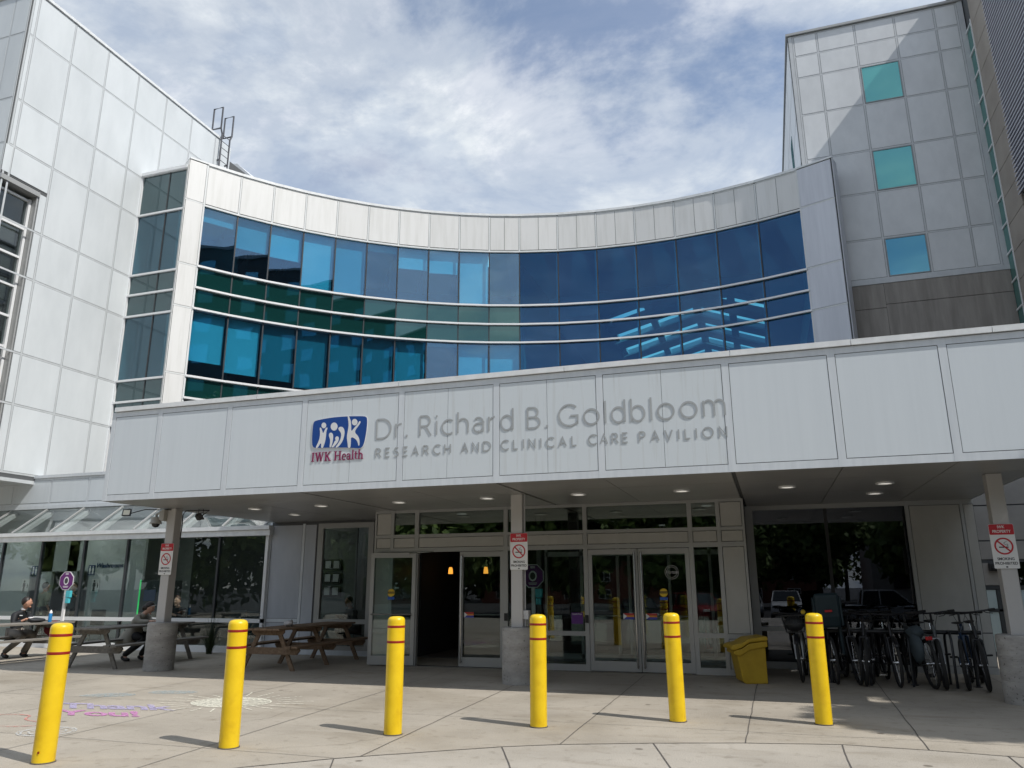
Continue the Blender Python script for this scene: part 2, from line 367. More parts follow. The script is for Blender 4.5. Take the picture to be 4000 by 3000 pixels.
for a, b in [((-3.98, 6.78), (-3.2, 5.2)), ((-2.67, 7.74), (-1.9, 6.0)), ((-1.27, 8.36), (-0.7, 6.4)), ((0.53, 8.84), (0.50, 6.0)), ((1.94, 8.73), (1.85, 6.0)), ((-5.3, 5.3), (-4.4, 3.9))]: jline(wob(a, b, 8), 0.012, 0.0045)
for a, b in [((-3.79, 6.93), (-4.12, 14.3)), ((-2.15, 8.02), (-2.26, 14.3)), ((-0.385, 8.64), (-0.35, 14.3)), ((1.3, 8.80), (1.52, 15.9))]: jline(wob(a, b, 20), 0.010, 0.005)
jf = MB()
for a, b in [((-5.40, 5.2), (-5.95, 15.9)), ((-7.2, 4.0), (-7.75, 15.9)), ((-9.1, 3.0), (-9.55, 15.9)), ((-11.0, 2.0), (-11.4, 16)), ((3.1, 8.6), (3.4, 16))]: jline(wob(a, b, 20), 0.011, 0.0055, jf)
for y in (6.86, 9.25, 11.62, 13.6): jline(wob((-12.5, y+0.0), (3.9, y+0.05) if y > 9 else (-4.0, y-0.05), 30), 0.008, 0.0035, jf)
ck = MB()
for pts in ([(-6.1, 8.0), (-5.9, 8.5), (-6.0, 9.1), (-5.7, 9.7)], [(-3.0, 10.2), (-2.5, 10.35), (-2.2, 10.9)], [(-0.9, 9.0), (-0.2, 9.25), (0.2, 9.1), (1.1, 9.4)], [(-4.9, 6.9), (-4.2, 7.4), (-3.9, 8.1)]):
    for a, b in zip(pts, pts[1:]): jline(wob(a, b, 9, 0.018), 0.0035, 0.0062, ck)
tag(ck.build('paving_cracks', 'joint_line'), kind='structure')
tag(jl.build('paving_joints', 'joint_line'), kind='structure'); tag(jf.build('paving_score_lines', 'joint_fine'), kind='structure')

# ================= LEFT WHITE OFFICE BLOCK =================
XL = -20.75
lb = thing('office_block', (-24, 19, 0), 'tall white panel-clad office block at far left with strip window', 'building')
FL = ((XL, 0), (0, 1), (1, 0))
us = [14.56, 14.74, 16.09, 17.48, 18.87, 20.28, 21.68, 23.09, 23.36]
vs = [4.75, 6.73, 8.27, 10.62, 12.15, 14.47, 16.03, 18.37, 19.90]
pan, st, bk = MB(), MB(), MB()
skip = {(i, j) for i in (0, 1) for j in range(5)}
clad(FL, us, vs, pan, st, None, skip, sw=0.055)
for v0, v1 in zip(vs[:4], vs[1:5]): pan.fbox(FL, 15.83, 16.05, v0+0.04, v1-0.04, 0, 0.018)
pan.fbox(FL, 15.83, 16.05, vs[4]+.04, 13.42, 0, 0.018); pan.fbox(FL, 14.78, 16.05, 13.56, 14.43, 0, 0.018)
pan.fbox(FL, 14.50, 14.72, 13.56, 14.43, 0, 0.018)
bk.box(-30, XL-0.7, 14.53, 30, 4.6, 19.9); st.box(-30, XL+0.01, 14.5, 19.6, 4.50, 4.6); bk.box(XL-0.7, XL, 15.80, 23.40, 4.6, 19.9); bk.box(XL-0.7, XL, 14.53, 15.80, 13.5, 19.9)
FLf = ((-30, 14.50), (1, 0), (0, -1))
clad(FLf, [0.3, 1.7, 3.1, 4.5, 5.9, 7.3, 8.55, 9.20], vs, pan, st, None, sw=0.055)
bk.box(-30, XL-0.7, 14.5, 14.53, 4.6, 19.9)
bk.box(XL-0.25, XL, 14.5, 14.53, 13.5, 19.9)
bk.build('wall', 'joint_dark', lb); pan.build('cladding', 'panel_white', lb); st.build('joint_trim', 'strip_block', lb)
cp = MB(); cp.box(-30, XL+0.06, 14.42, 23.45, 19.93, 20.03); cp.build('roof_edge', 'cap_white', lb)
# penthouse strip behind the ladder
ph = MB(); ph.box(-24.0, -21.3, 23.46, 24.75, 16, 20.42); ph.build('stair_head', 'panel_white', lb, bevel=0.03)
# strip window
wn = MB()
for z in [4.75, 5.55, 6.5, 7.45, 8.42, 9.36, 10.31, 11.25, 12.19, 13.14]: wn.fbox(FL, 14.58, 15.66, z-0.035, z+0.035, -0.32, -0.20)
wn.fbox(FL, 14.52, 14.60, 4.6, 13.2, -0.34, -0.18); wn.fbox(FL, 15.66, 15.74, 4.6, 13.2, -0.34, -0.18)
wf = wn.build('window_frame', 'alu_bright', lb)
g = MB(); g.fbox(FL, 14.60, 15.66, 4.6, 13.14, -0.27, -0.26); g.build('pane', 'glass_block', wf)
mat('room_grey', (0.20, 0.205, 0.20), 0.8); MB().box(XL-0.69, XL-0.66, 14.54, 15.79, 4.6, 13.3).build('room_wall', 'room_grey', lb)
hd = MB(); hd.fbox(FL, 14.50, 15.80, 13.30, 13.45, -0.6, 0.05); hd.fbox(FL, 15.75, 15.80, 4.6, 13.30, -0.6, 0.0); hd.build('window_head', 'alu', lb)
# ================= DARK GLASS LINK =================
YD = 19.65
lk = thing('glazed_link', (-19.7, 19.7, 0), 'narrow dark glass bay between white office block and curved front', 'building')
FD = ((0, YD), (1, 0), (0, -1)); x0, x1 = -20.74, -18.70
rails = [4.7, 6.77, 7.55, 8.30, 10.62, 11.42, 12.17, 14.50, 16.10]
r = MB()
for z in rails: r.fbox(FD, x0, x1, z-0.035, z+0.035, -0.02, 0.05)
r.fbox(FD, x0, x0+0.06, 4.7, 16.1, -0.02, 0.04)
r.fbox(FD, x0, x1, 16.10, 16.22, -0.5, 0.08); r.build('rail', 'alu_bright', lk)
kinds = ['glass_side', 'spandrel_side', 'spandrel_side', 'glass_side', 'spandrel_side', 'spandrel_side', 'glass_side', 'spandrel_side']
for k, (a, b) in enumerate(zip(rails, rails[1:])):
    for (p, q) in ((x0+0.06, -19.51), (-19.47, x1)):
        g = MB(); g.fbox(FD, p, q, a+0.035, b-0.035, -0.04, -0.02)
        g.build('window' if kinds[k] == 'glass_side' else 'spandrel_panel', kinds[k], lk)
mu = MB(); mu.fbox(FD, -19.51, -19.47, 4.7, 16.06, -0.05, 0.0); mu.build('mullion', 'alu_dark', lk)

# ================= CURVED WING =================
CC = (-3.562, 11.043); RR = 17.339
A = [148.24]
for i in range(10): A.append(A[-1]-4.085)
for i in range(7): A.append(A[-1]-5.232)
def CP(a, r=RR): return (CC[0]+r*math.cos(rad(a)), CC[1]+r*math.sin(rad(a)))
PTS = [CP(a) for a in A]
def facet(p, q):
    L = math.hypot(q[0]-p[0], q[1]-p[1]); U = ((q[0]-p[0])/L, (q[1]-p[1])/L); return (p, U, (U[1], -U[0])), L
cw = thing('curved_wing', (-8, 28, 0), 'concave curved office wing with blue ribbon windows and white parapet', 'building')
FR = [facet(PTS[i], PTS[i+1]) for i in range(17)]
pan, st, bk = MB(), MB(), MB(); rail = {k: MB() for k in range(6)}; mat('blue_post', (0.20, 0.34, 0.42), 0.5); spb = [MB(), MB(), MB()]; slb = [MB(), MB(), MB()]
RZ = [12.44, 11.64, 10.87, 8.44, 7.68, 6.9]
sp1, sp2, mul, mulw = MB(), MB(), MB(), MB()
for i, (F, L) in enumerate(FR):
    bk.fbox(F, 0, L, 14.84, 16.40, -0.3, 0)
    for (a, b) in (((0.04, L-0.04),) if i < 9 else ((0.04, L/2-0.008), (L/2+0.008, L-0.04))): pan.fbox(F, a, b, 14.88, 16.34, 0, 0.02)
    st.fbox(F, -0.028, 0.028, 14.84, 16.36, 0, 0.03); st.fbox(F, 0.03, L-0.03, 16.35, 16.40, 0, 0.022)
    st.fbox(F, 0, L, 14.77, 14.84, -0.1, 0.035)
    for k, z in enumerate(RZ): rail[k].fbox(F, -0.004, L+0.004, z-0.035, z+0.035, -0.02, 0.085)
    if i < 10:
        for kk, (a, b) in enumerate(((11.675, 12.405), (10.905, 11.605), (7.715, 8.405))): spb[kk].fbox(F, 0.006, L-0.006, a, b, -0.05, -0.02)
    MB().fbox(F, -0.022, 0.022, 6.9, 14.77, -0.07, 0.0).build('mullion', 'alu_dark', cw)
    if i >= 10: MB().fbox(F, L-0.085, L-0.03, 6.9, 14.77, -0.22, -0.10).build('inner_post', 'blue_post', cw)
bk.build('parapet_wall', 'joint_dark', cw); pan.build('parapet_cladding', 'panel_wing', cw); st.build('joint_trim', 'strip_white', cw)
for k in rail: rail[k].build('sill_rail', 'alu_bright', cw)
[q_.build('spandrel_band', 'spandrel', cw) for q_ in spb]; 
cp = MB()
for i, (F, L) in enumerate(FR): cp.fbox(F, 0.004, L-0.004, 16.40, 16.50, -0.35, 0.06)
cp.build('parapet_cap', 'cap_white', cw)
mat('blind_a', (0.78, 0.80, 0.80), 0.8); mat('blind_b', (0.40, 0.52, 0.54), 0.8); mat('blind_c', (0.20, 0.31, 0.33), 0.8)
upB = [(0.20, 'b'), (0.50, 'b'), (0.52, 'a'), (1.0, 'a'), (0.99, 'b'), (0.10, 'b'), (0.36, 'a'), (0.40, 'a'), (0.99, 'a'), (0, 'a')]
loB = [(0.74, 'a'), (0.84, 'a'), (0.86, 'c'), (0.93, 'c'), (1.0, 'c'), (0.96, 'c'), (0.99, 'b'), (0.04, 'a'), (1.0, 'a'), (1.0, 'a')]
for i, (F, L) in enumerate(FR):
    if i < 10:
        for (a, b, bl) in ((12.475, 14.77, upB[i]), (8.475, 10.835, loB[i])):
            g = MB(); g.fbox(F, 0.022, L-0.022, a, b, -0.05, -0.04); wo_ = g.build('window', 'glass_office', cw)
            fr, c = bl
            if fr > 0:
                s_ = MB(); s_.fbox(F, 0.05, L-0.05, b-(b-a)*fr, b-0.02, -0.21, -0.20)
                s_.fbox(F, 0.05, L-0.05, b-(b-a)*fr-0.03, b-(b-a)*fr, -0.225, -0.195); s_.build('blind', 'blind_'+c, wo_)
    else:
        for (a, b) in ((12.475, 14.77), (11.675, 12.405), (10.905, 11.605), (7.715, 10.835)):
            g = MB(); g.fbox(F, 0.022, L-0.022, a, b, -0.05, -0.04); g.build('window', 'glass_atrium', cw)
# piers
def pier(name, a0, a1, zs, m):
    F, L = facet(CP(a0), CP(a1)); p, s_, b = MB(), MB(), MB()
    b.fbox(F, 0, L, 4.0, 16.44, -0.5, 0)
    for z0, z1 in zip(zs, zs[1:]): p.fbox(F, 0.012, L-0.05, z0+0.035, z1-0.035, 0, 0.03)
    for z in zs[1:-1]: s_.fbox(F, 0.0, L-0.04, z-0.025, z+0.025, 0, 0.022)
    sd_m = MB(); sd_m.fbox(F, L+0.001, L+0.02, 4, 16.44, -0.5, 0) if name == 'r' else sd_m.fbox(F, -0.02, -0.001, 4, 16.44, -0.5, 0)
    s_.fbox(F, L-0.04, L+0.02, 4, 16.40, 0, 0.04) if name == 'l' else s_.fbox(F, -0.03, 0.012, 4, 16.40, 0, 0.04)
    e = b.build('pier', 'joint_dark', cw); p.build('pier_cladding', m, e); s_.build('pier_trim', 'strip_white', e); sd_m.build('pier_return', m, e)
    c = MB(); c.fbox(F, 0, L, 16.44, 16.50, -0.5, 0.05); c.build('pier_cap', 'cap_white', e)
    return F, L
FPL = pier('l', 150.40, 148.24, [4.0, 6.2, 8.47, 10.86, 12.42, 14.85, 16.44], 'panel_wing')
FPR = pier('r', A[-1], A[-1]-4.15, [5.0, 8.44, 10.87, 12.47, 14.86, 16.44], 'panel_pier')
# interiors: floor slabs, core wall
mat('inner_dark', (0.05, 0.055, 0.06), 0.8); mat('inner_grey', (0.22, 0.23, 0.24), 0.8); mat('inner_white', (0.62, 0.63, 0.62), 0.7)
mat('blue_post', (0.20, 0.34, 0.42), 0.5); mat('inner_floor', (0.18, 0.17, 0.16), 0.4); mat('inner_beam', (0.35, 0.42, 0.47), 0.6)
bb = MB(); bb.box(x0-0.01, x1, YD+3.0, YD+3.1, 4.6, 16.0); bb.box(x0, x1, YD+0.06, YD+3.0, 10.7, 12.1); bb.box(x0, x1, YD+0.06, YD+3.0, 15.9, 16.08); bb.build('inner_wall', 'inner_grey', lk)
sl = MB(); co = MB()
for i, (F, L) in enumerate(FR[:10]):
    for kk, (a, b) in enumerate(((10.87, 12.42), (7.0, 8.42), (14.80, 16.35))): slb[kk].fbox(F, -0.0, L, a, b, -5.0, -0.30)
    co.fbox(F, -0.9, L+0.9, 7.0, 16.3, -5.2, -5.0)
[q_.build('floor_slab', 'inner_grey', cw) for q_ in slb]; co.build('core_wall', 'inner_dark', cw)
# atrium behind the right part
at = MB(); F0 = FR[10][0]
at.fbox(F0, -0.05, 0.0, 7.0, 16.3, -8, -0.10)
rf = MB()
YA0, YA1 = 27.0, 52.0; RX = -2.43; HW = 4.3
# flat ceiling left / right of the gabled skylight
for i in range(10, 17): rf.fbox(FR[i][0], -0.6, FR[i][1]+0.6, 14.80, 14.95, -7.5, -0.3)
rf.box(-9.0, 6.0, 28.9, 33.2, 14.96, 15.08); rf.box(-9.0, RX-HW, 33.1, 33.2, 13.75, 14.8); rf.box(RX+HW-0.9, 6.0, 33.1, 33.2, 13.55, 14.8)
rf.box(-9.0, RX-HW, 33.2, YA1, 13.75, 13.95); rf.box(RX+HW-0.9, 6.0, 33.2, YA1, 13.55, 13.75)
y = 33.2; k = 0
def gz(x): return 15.0-abs(x-RX)*(0.26 if x < RX else 0.37)
while y < YA1:
    # opaque beam band, then glazed slot
    for sx in (-1, 1):
        xa = RX; xb = RX+sx*(HW if sx < 0 else HW-0.9)
        a, b = (xb, xa) if sx < 0 else (xa, xb)
        rf.hexa([(a, y, gz(a)), (b, y, gz(b)), (b, y+1.35, gz(b)), (a, y+1.35, gz(a))], [(a, y, gz(a)+0.25), (b, y, gz(b)+0.25), (b, y+1.35, gz(b)+0.25), (a, y+1.35, gz(a)+0.25)])
        xm = (a+b)/2
        for c_, w_ in ((xm, 0.35), (RX+sx*0.1, 0.2), (a if sx < 0 else b, 0.5)):
            rf.hexa([(c_-w_/2, y+1.35, gz(c_)), (c_+w_/2, y+1.35, gz(c_)), (c_+w_/2, y+2.46, gz(c_)), (c_-w_/2, y+2.46, gz(c_))], [(c_-w_/2, y+1.35, gz(c_)+.2), (c_+w_/2, y+1.35, gz(c_)+.2), (c_+w_/2, y+2.46, gz(c_)+.2), (c_-w_/2, y+2.46, gz(c_)+.2)])
        rf.beam((a, y+1.9, gz(a)-0.25), (b, y+1.9, gz(b)-0.25), 0.08, 0.08)
    y += 2.46; k += 1
rf.build('skylight_roof', 'inner_beam', cw)
at.box(-9.0, 6.0, YA1, YA1+0.3, 0, 15.3); at.box(-9.2, -9.0, 29.0, YA1, 0, 15.3); at.box(6.0, 6.1, 28.0, YA1, 0, 15.3)
PA = lambda a, b, c: (a, 33.12-c, b)
at.prism([(RX-HW, 13.4), (RX-HW, 14.9), (RX-0.3, 14.9)], PA, 0, .04); at.prism([(RX+HW-.9, 13.4), (RX+HW-.9, 14.9), (RX+0.3, 14.9)], PA, 0, .04)
at.build('atrium_wall', 'inner_grey', cw)
# roof deck of the wing behind the parapet
rd = MB()
for i, (F, L) in enumerate(FR[:10]): rd.fbox(F, 0, L, 16.1, 16.3, -7, -0.35)
rd.build('roof_deck', 'inner_grey', cw)

# ================= RIGHT PANEL TOWER =================
tw = thing('stair_tower', (5.5, 31, 0), 'grey panel-clad tower with three square teal windows', 'building')
YT = 28.0; FT = ((0, YT), (1, 0), (0, -1))
us = [2.58, 3.45, 4.81, 6.21, 7.57, 8.32]; vs = [12.00, 13.53, 15.36, 17.07, 19.00, 20.65, 21.63, 22.56]
pan, st, bk = MB(), MB(), MB()
skip = {(2, 0), (2, 2), (2, 4)}
clad(FT, us, vs, pan, st, None, skip, sw=0.06, gap=0.012)
bk.box(2.40, 8.53, YT, YT+12, 0, 22.58)
bk.build('wall', 'joint_dark', tw); pan.build('cladding', 'panel_tower', tw)
st.fbox(FT, 8.36, 8.53, 11.965, 22.59, 0, 0.05); st.fbox(FT, 2.41, 2.54, 11.965, 22.59, 0, 0.03); st.fbox(FT, 2.41, 8.53, 11.80, 11.96, 0, 0.06)
vary('strip_tower', (0.54, 0.56, 0.58), (0.60, 0.62, 0.64), (2, 2, 1), 2, 0.35)
st.build('joint_trim', 'strip_tower', tw)
mat('strip_tower2', (0.30, 0.33, 0.34), 0.4)
for (j, m) in ((0, 'blue_window'), (2, 'teal_window'), (4, 'teal_window')):
    g = MB(); g.fbox(FT, 4.86, 6.16, vs[j]+0.05, vs[j+1]-0.05, 0.0, 0.010); wn_ = g.build('window', m, tw)
    q = MB()
    for (a_, b_, c_, d_) in ((4.85, 4.88, vs[j]+.04, vs[j+1]-.04), (6.14, 6.17, vs[j]+.04, vs[j+1]-.04), (4.88, 6.14, vs[j]+.04, vs[j]+.075), (4.88, 6.14, vs[j+1]-.075, vs[j+1]-.04)): q.fbox(FT, a_, b_, c_, d_, 0.011, 0.03)
    q.build('window_frame', 'strip_tower2', wn_)
cb = MB()
for (a, b, zz0, zz1) in ((2.6, 4.62, 10.9, 11.79), (4.63, 8.52, 11.02, 11.79), (2.6, 4.62, 9.5, 10.88), (4.63, 8.52, 9.5, 11.0), (2.6, 8.52, 5, 9.48)): cb.fbox(FT, a, b, zz0, zz1, 0, 0.04)
cb.build('concrete_base', 'brown_concrete', tw)
cp = MB(); cp.box(2.32, 8.53, YT-0.10, YT+12, 22.60, 22.70); cp.build('roof_edge', 'alu', tw)
sd_ = MB(); FS = ((2.40, 40), (0, -1), (-1, 0))
clad(FS, [0.2, 3.2, 6.2, 9.2, 11.9], [12.0, 13.53, 15.36, 17.07, 19, 20.65, 22.5], sd_, MB(), None, sw=0.05)
sd_.build('side_cladding', 'panel_tower', tw)
g = MB(); g.fbox(FS, 8.0, 9.0, 15.5, 20.0, 0.019, 0.03); g.build('window', 'spandrel', tw)

# ================= BROWN BUILDING, RIGHT =================
br = thing('brown_building', (12, 24, 0), 'tall brown concrete building with grey louvres at right edge', 'building')
XB = 8.55; FB = ((XB, 0), (0, -1), (-1, 0))   # u = -y
b = MB(); b.box(XB+0.02, 20, 18.6, 40, 0, 23.9); b.build('wall', 'joint_dark', br)
p = MB()
zsb = [0.3]
while zsb[-1] < 23: zsb.append(zsb[-1]+0.985)
for z0, z1 in zip(zsb, zsb[1:]): p.box(XB-0.03, XB+0.02, 25.75, 27.32, z0+0.012, z1-0.012)
for z0, z1 in zip(zsb[::3], zsb[3::3]): p.box(XB-0.03, XB+0.02, 18.6, 25.70, z0+0.012, z1-0.012) if z1 < 13 else None
p.build('concrete_panels', 'brown_panel', br)
lv = MB(); z = 13.4
while z < 23.7:
    lv.hexa([(XB-0.13, 18.6, z), (XB, 18.6, z+0.06), (XB, 25.7, z+0.06), (XB-0.13, 25.7, z)], [(XB-0.13, 18.6, z+0.055), (XB, 18.6, z+0.115), (XB, 25.7, z+0.115), (XB-0.13, 25.7, z+0.055)]); z += 0.155
lv.build('louvre_screen', 'louvre', br)
g = MB(); g.box(XB-0.02, XB, 27.36, 28.0, 5, 21.3); g.build('strip_window', 'green_strip', br)
t = MB(); z = 5.4
while z < 21.4: t.box(XB-0.06, XB+0.0, 27.36, 27.98, z-0.03, z+0.03); z += 0.985
t.box(XB-0.06, XB, 27.32, 27.36, 5, 21.3); t.build('strip_window_frame', 'alu_bright', br)
cc = MB(); cc.box(XB-0.05, 20.05, 18.5, 40, 23.9, 24.0); cc.build('roof_edge', 'alu', br)
# ================= ENTRANCE CANOPY =================
YF = 10.95; ZS = 3.05
cn = thing('entrance_canopy', (-4, 13, 0), 'deep white entrance canopy with panelled fascia carrying the pavilion name', 'canopy')
FC = ((0, YF), (1, 0), (0, -1))
CL, CRr = -11.50, 3.62
us = [CL+0.04, -10.385, -8.86, -7.325, -5.50, -3.86, -2.22, -0.385, 1.03, 2.40, CRr-0.02]
pan, stn, st, bk = MB(), MB(), MB(), MB()
bk.box(CL, CRr, YF, YF+0.3, 3.07, 4.70)
for i in range(len(us)-1):
    tgt = MB()
    a, b = us[i]+0.058, us[i+1]-0.058
    halves = ((a, b),) if i not in (3, 4, 5, 6) else ((a, (a+b)/2-0.003), ((a+b)/2+0.003, b))
    for (p, q) in halves: tgt.fbox(FC, p, q, 3.165, 4.60, 0, 0.012)
    tgt.build('fascia_panel', 'fascia_stain' if 3 <= i <= 6 else 'panel_fascia', cn)
    st.fbox(FC, us[i]-0.05 if i else CL, us[i]+0.05, 3.05, 4.70, 0, 0.016)
    st.fbox(FC, us[i]+0.05, us[i+1]-0.05, 3.05, 3.155, 0, 0.014); st.fbox(FC, us[i]+0.05, us[i+1]-0.05, 4.61, 4.70, 0, 0.014)
st.fbox(FC, us[-1]-0.05, CRr, 3.05, 4.70, 0, 0.016)
# left end face
FE = ((CL, 17.2), (0, -1), (-1, 0))
pan.fbox(FE, 0.05, 6.2, 3.165, 4.60, 0, 0.012); st.fbox(FE, 0, 6.25, 3.05, 3.155, 0, 0.014); st.fbox(FE, 0, 6.25, 4.61, 4.70, 0, 0.014)
bk.box(CL, CL+0.3, YF+0.3, 17.2, 3.07, 4.7); bk.box(CRr-0.3, CRr, YF+0.3, 16.4, 3.07, 4.7)
FE2 = ((CRr, YF), (0, 1), (1, 0))
pan.fbox(FE2, 0.05, 5.4, 3.165, 4.60, 0, 0.012); st.fbox(FE2, 0, 5.45, 3.05, 3.155, 0, 0.014); st.fbox(FE2, 0, 5.45, 4.61, 4.7, 0, 0.014)
bk.build('fascia_backing', 'joint_dark', cn); pan.build('end_panels', 'panel_fascia', cn); st.build('fascia_trim', 'strip_fascia', cn)
cp = MB()
xs = [CL+0.06, -8.3, -5.55, -2.75, -0.3, 1.3, 3.0, CRr+0.03]
for a, b in zip(xs, xs[1:]): cp.hexa([(a+.004, YF-0.05, 4.71), (b-.004, YF-0.05, 4.71), (b-.004, YF+0.4, 4.71), (a+.004, YF+0.4, 4.71)], [(a+.004, YF-0.05, 4.79), (b-.004, YF-0.05, 4.79), (b-.004, YF+0.4, 4.83), (a+.004, YF+0.4, 4.83)])
cp.build('fascia_cap', 'cap_white', cn)
dk = MB(); dk.box(CL+0.3, CRr-0.3, YF+0.3, 20.0, 4.3, 4.5); dk.build('roof_deck', 'inner_grey', cn)
# soffit panels
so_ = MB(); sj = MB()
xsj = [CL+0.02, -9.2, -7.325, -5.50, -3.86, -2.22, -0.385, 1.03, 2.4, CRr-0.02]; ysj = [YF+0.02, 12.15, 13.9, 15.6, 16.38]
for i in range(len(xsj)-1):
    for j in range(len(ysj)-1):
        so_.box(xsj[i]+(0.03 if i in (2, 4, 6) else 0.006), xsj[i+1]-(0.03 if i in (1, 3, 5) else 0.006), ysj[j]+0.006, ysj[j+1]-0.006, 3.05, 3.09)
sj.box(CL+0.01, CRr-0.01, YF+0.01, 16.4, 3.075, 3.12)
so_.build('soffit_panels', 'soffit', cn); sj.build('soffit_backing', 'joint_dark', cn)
mat('lamp_lens', (0.75, 0.74, 0.70), 0.3, emit=(1, 0.95, 0.85), es=0.55)
for (x, y) in [(-9.75, 13.05), (-8.17, 12.98), (-6.47, 12.90), (-4.69, 12.82), (-3.02, 12.80), (-1.29, 12.88), (0.36, 12.93), (1.78, 12.95), (-9.74, 14.43), (1.80, 14.39)]:
    d = MB(); d.lathe([(0.135, 3.049), (0.135, 3.030), (0.105, 3.030), (0.098, 3.046)], (x, y, 0), 20, caps=False); dl = d.build('downlight', 'alu_bright', cn, smooth=False)
    e = MB(); e.lathe([(0.099, 3.044), (0.099, 3.040)], (x, y, 0), 20); e.build('lens', 'lamp_lens', dl)
# ---- low fascia and sloped glazing (left) ----
lf = thing('lobby_building', (-16, 16.5, 0), 'glass-fronted lobby with sloped glazing and low grey fascia at left', 'building')
YL = 17.2; FW = ((0, YL), (1, 0), (0, -1))
us = [-27.2, -25.77, -24.35, -22.92, -21.5, -20.05, -18.62, -17.2, -15.75, -14.3, -12.85, -11.6]
pan, st, bk = MB(), MB(), MB()
clad(FW, us, [3.90, 4.64], pan, st, bk, sw=0.07, wall=0.2)
bk.box(-30, -11.51, YL+0.2, 28, 4.30, 4.45)
st.box(-30, -11.51, YL-0.05, YL+0.3, 4.675, 4.76); st.box(-30, -11.51, YL-0.03, YL+0.02, 3.76, 3.865)
bk.build('fascia_backing', 'joint_dark', lf); pan.build('fascia_panels', 'panel_fascia', lf); st.build('fascia_trim', 'strip_fascia', lf)
gt = MB(); gt.box(-30, -11.52, 16.02, 16.22, 2.88, 2.975); gt.box(-30, -11.52, 16.07, 16.22, 2.74, 2.875); gt.build('gutter', 'cap_white', lf)
rfx = [-24.3, -22.87, -21.45, -20.05, -18.66, -17.24, -15.8, -14.4, -13.0, -11.75]
for x in rfx: MB().beam((x, 16.16, 2.99), (x, 17.16, 3.73), 0.05, 0.05, (0, 0, 1)).build('rafter', 'alu', lf)
for x in rfx: MB().beam((x+0.05, 16.24, 2.90), (x+0.05, 17.3, 3.66), 0.16, 0.10, (0, 0, 1)).build('inner_rafter', 'inner_white', lf)
for a, b in zip(rfx, rfx[1:]):
    q = MB(); dy, dz = -0.6*0.006, 0.8*0.006
    q.hexa([(a+.025, 16.16, 2.985), (b-.025, 16.16, 2.985), (b-.025, 17.16, 3.725), (a+.025, 17.16, 3.725)], [(a+.025, 16.16+dy, 2.985+dz), (b-.025, 16.16+dy, 2.985+dz), (b-.025, 17.16+dy, 3.725+dz), (a+.025, 17.16+dy, 3.725+dz)])
    q.build('sloped_pane', 'glass_slope', lf)
YG = 16.2
mx_ = [-24.6, -23.2, -21.74, -20.30, -18.88, -17.39, -15.94, -14.50, -13.06, -11.68]
for x in mx_[:-1]: MB().box(x-0.028, x+0.028, YG-0.03, YG+0.06, 0.16, 2.76).build('mullion', 'alu_dark', lf)
ff = MB(); ff.box(-30, -11.60, YG-0.05, YG+0.05, 0.69, 0.78)
ff.box(-30, -11.60, YG-0.07, YG+0.05, 0.0, 0.15); ff.box(-11.68, -11.60, YG-0.05, YG+0.05, 0.15, 2.74); ff.build('window_frame', 'alu_bright', lf)
for a, b in zip(mx_, mx_[1:]):
    for (z0, z1) in ((0.15, 0.69), (0.78, 2.74)):
        g = MB(); g.box(a+0.028, b-0.028, YG, YG+0.01, z0, z1); g.build('window', 'glass_clear', lf)
# lobby interior
iw = MB(); iw.box(-30, -8.0, 21.0, 21.1, 0, 4.2); iw.box(-30, -8.0, 17.5, 21.0, 3.5, 3.6); iw.box(-30, -22.35, 18.86, 18.96, 0, 3.5); iw.box(-21.9, -21.45, 18.86, 18.96, 0, 3.5); iw.box(-20.85, -20.45, 18.86, 18.96, 0, 3.5); iw.box(-19.95, -17.9, 18.86, 18.96, 0, 3.5); iw.box(-22.35, -19.95, 18.86, 18.96, 2.0, 3.5); iw.box(-30, -11.5, 17.30, 17.36, 3.0, 3.9)
vary('inner_lobby', (0.42, 0.45, 0.46), (0.48, 0.51, 0.52), (1, 1, 1), 1, 0.7)
iw.build('inner_wall', 'inner_lobby', lf)
dr = MB(); dr.box(-17.9, -8.1, 20.95, 20.985, 0.0, 3.5); dr.build('dim_back_sheet', 'inner_dark', lf)  # dark sheet before the back wall, stands in for the dim lobby depth
fl = MB(); fl.box(-30, 3.6, 16.3, 30, 0.003, 0.012); fl.build('floor', 'inner_floor', lf)
li = MB()
for (x, y) in ((-13.2, 18.2), (-16.4, 18.2), (-19.6, 17.9), (-22.8, 17.9), (-12.0, 19.8)): li.box(x-0.3, x+0.3, y-0.3, y+0.3, 3.47, 3.495)
mat('ceiling_glow', (0.8, 0.8, 0.8), 0.5, emit=(1, 0.97, 0.9), es=9.0); li.build('ceiling_light', 'ceiling_glow', lf)

# ================= RECESS WALL LEFT OF DOORS =================
FRc = ((0, 16.25), (1, 0), (0, -1))
rc = thing('side_wall', (-9.7, 16.3, 0), 'pale panelled wall with one tall dark window behind brown picnic table', 'wall')
p, s_, b = MB(), MB(), MB()
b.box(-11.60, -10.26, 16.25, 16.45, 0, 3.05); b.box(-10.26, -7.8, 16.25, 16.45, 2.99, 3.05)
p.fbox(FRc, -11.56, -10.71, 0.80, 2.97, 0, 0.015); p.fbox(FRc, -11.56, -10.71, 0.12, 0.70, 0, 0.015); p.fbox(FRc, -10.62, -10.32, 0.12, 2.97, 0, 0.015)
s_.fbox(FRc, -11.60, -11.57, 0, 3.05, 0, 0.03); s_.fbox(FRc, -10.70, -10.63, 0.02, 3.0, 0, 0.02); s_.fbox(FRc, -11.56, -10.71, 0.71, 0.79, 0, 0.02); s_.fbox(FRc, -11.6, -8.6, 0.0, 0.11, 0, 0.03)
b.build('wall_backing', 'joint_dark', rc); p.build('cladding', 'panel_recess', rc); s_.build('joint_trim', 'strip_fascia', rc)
w_ = MB()
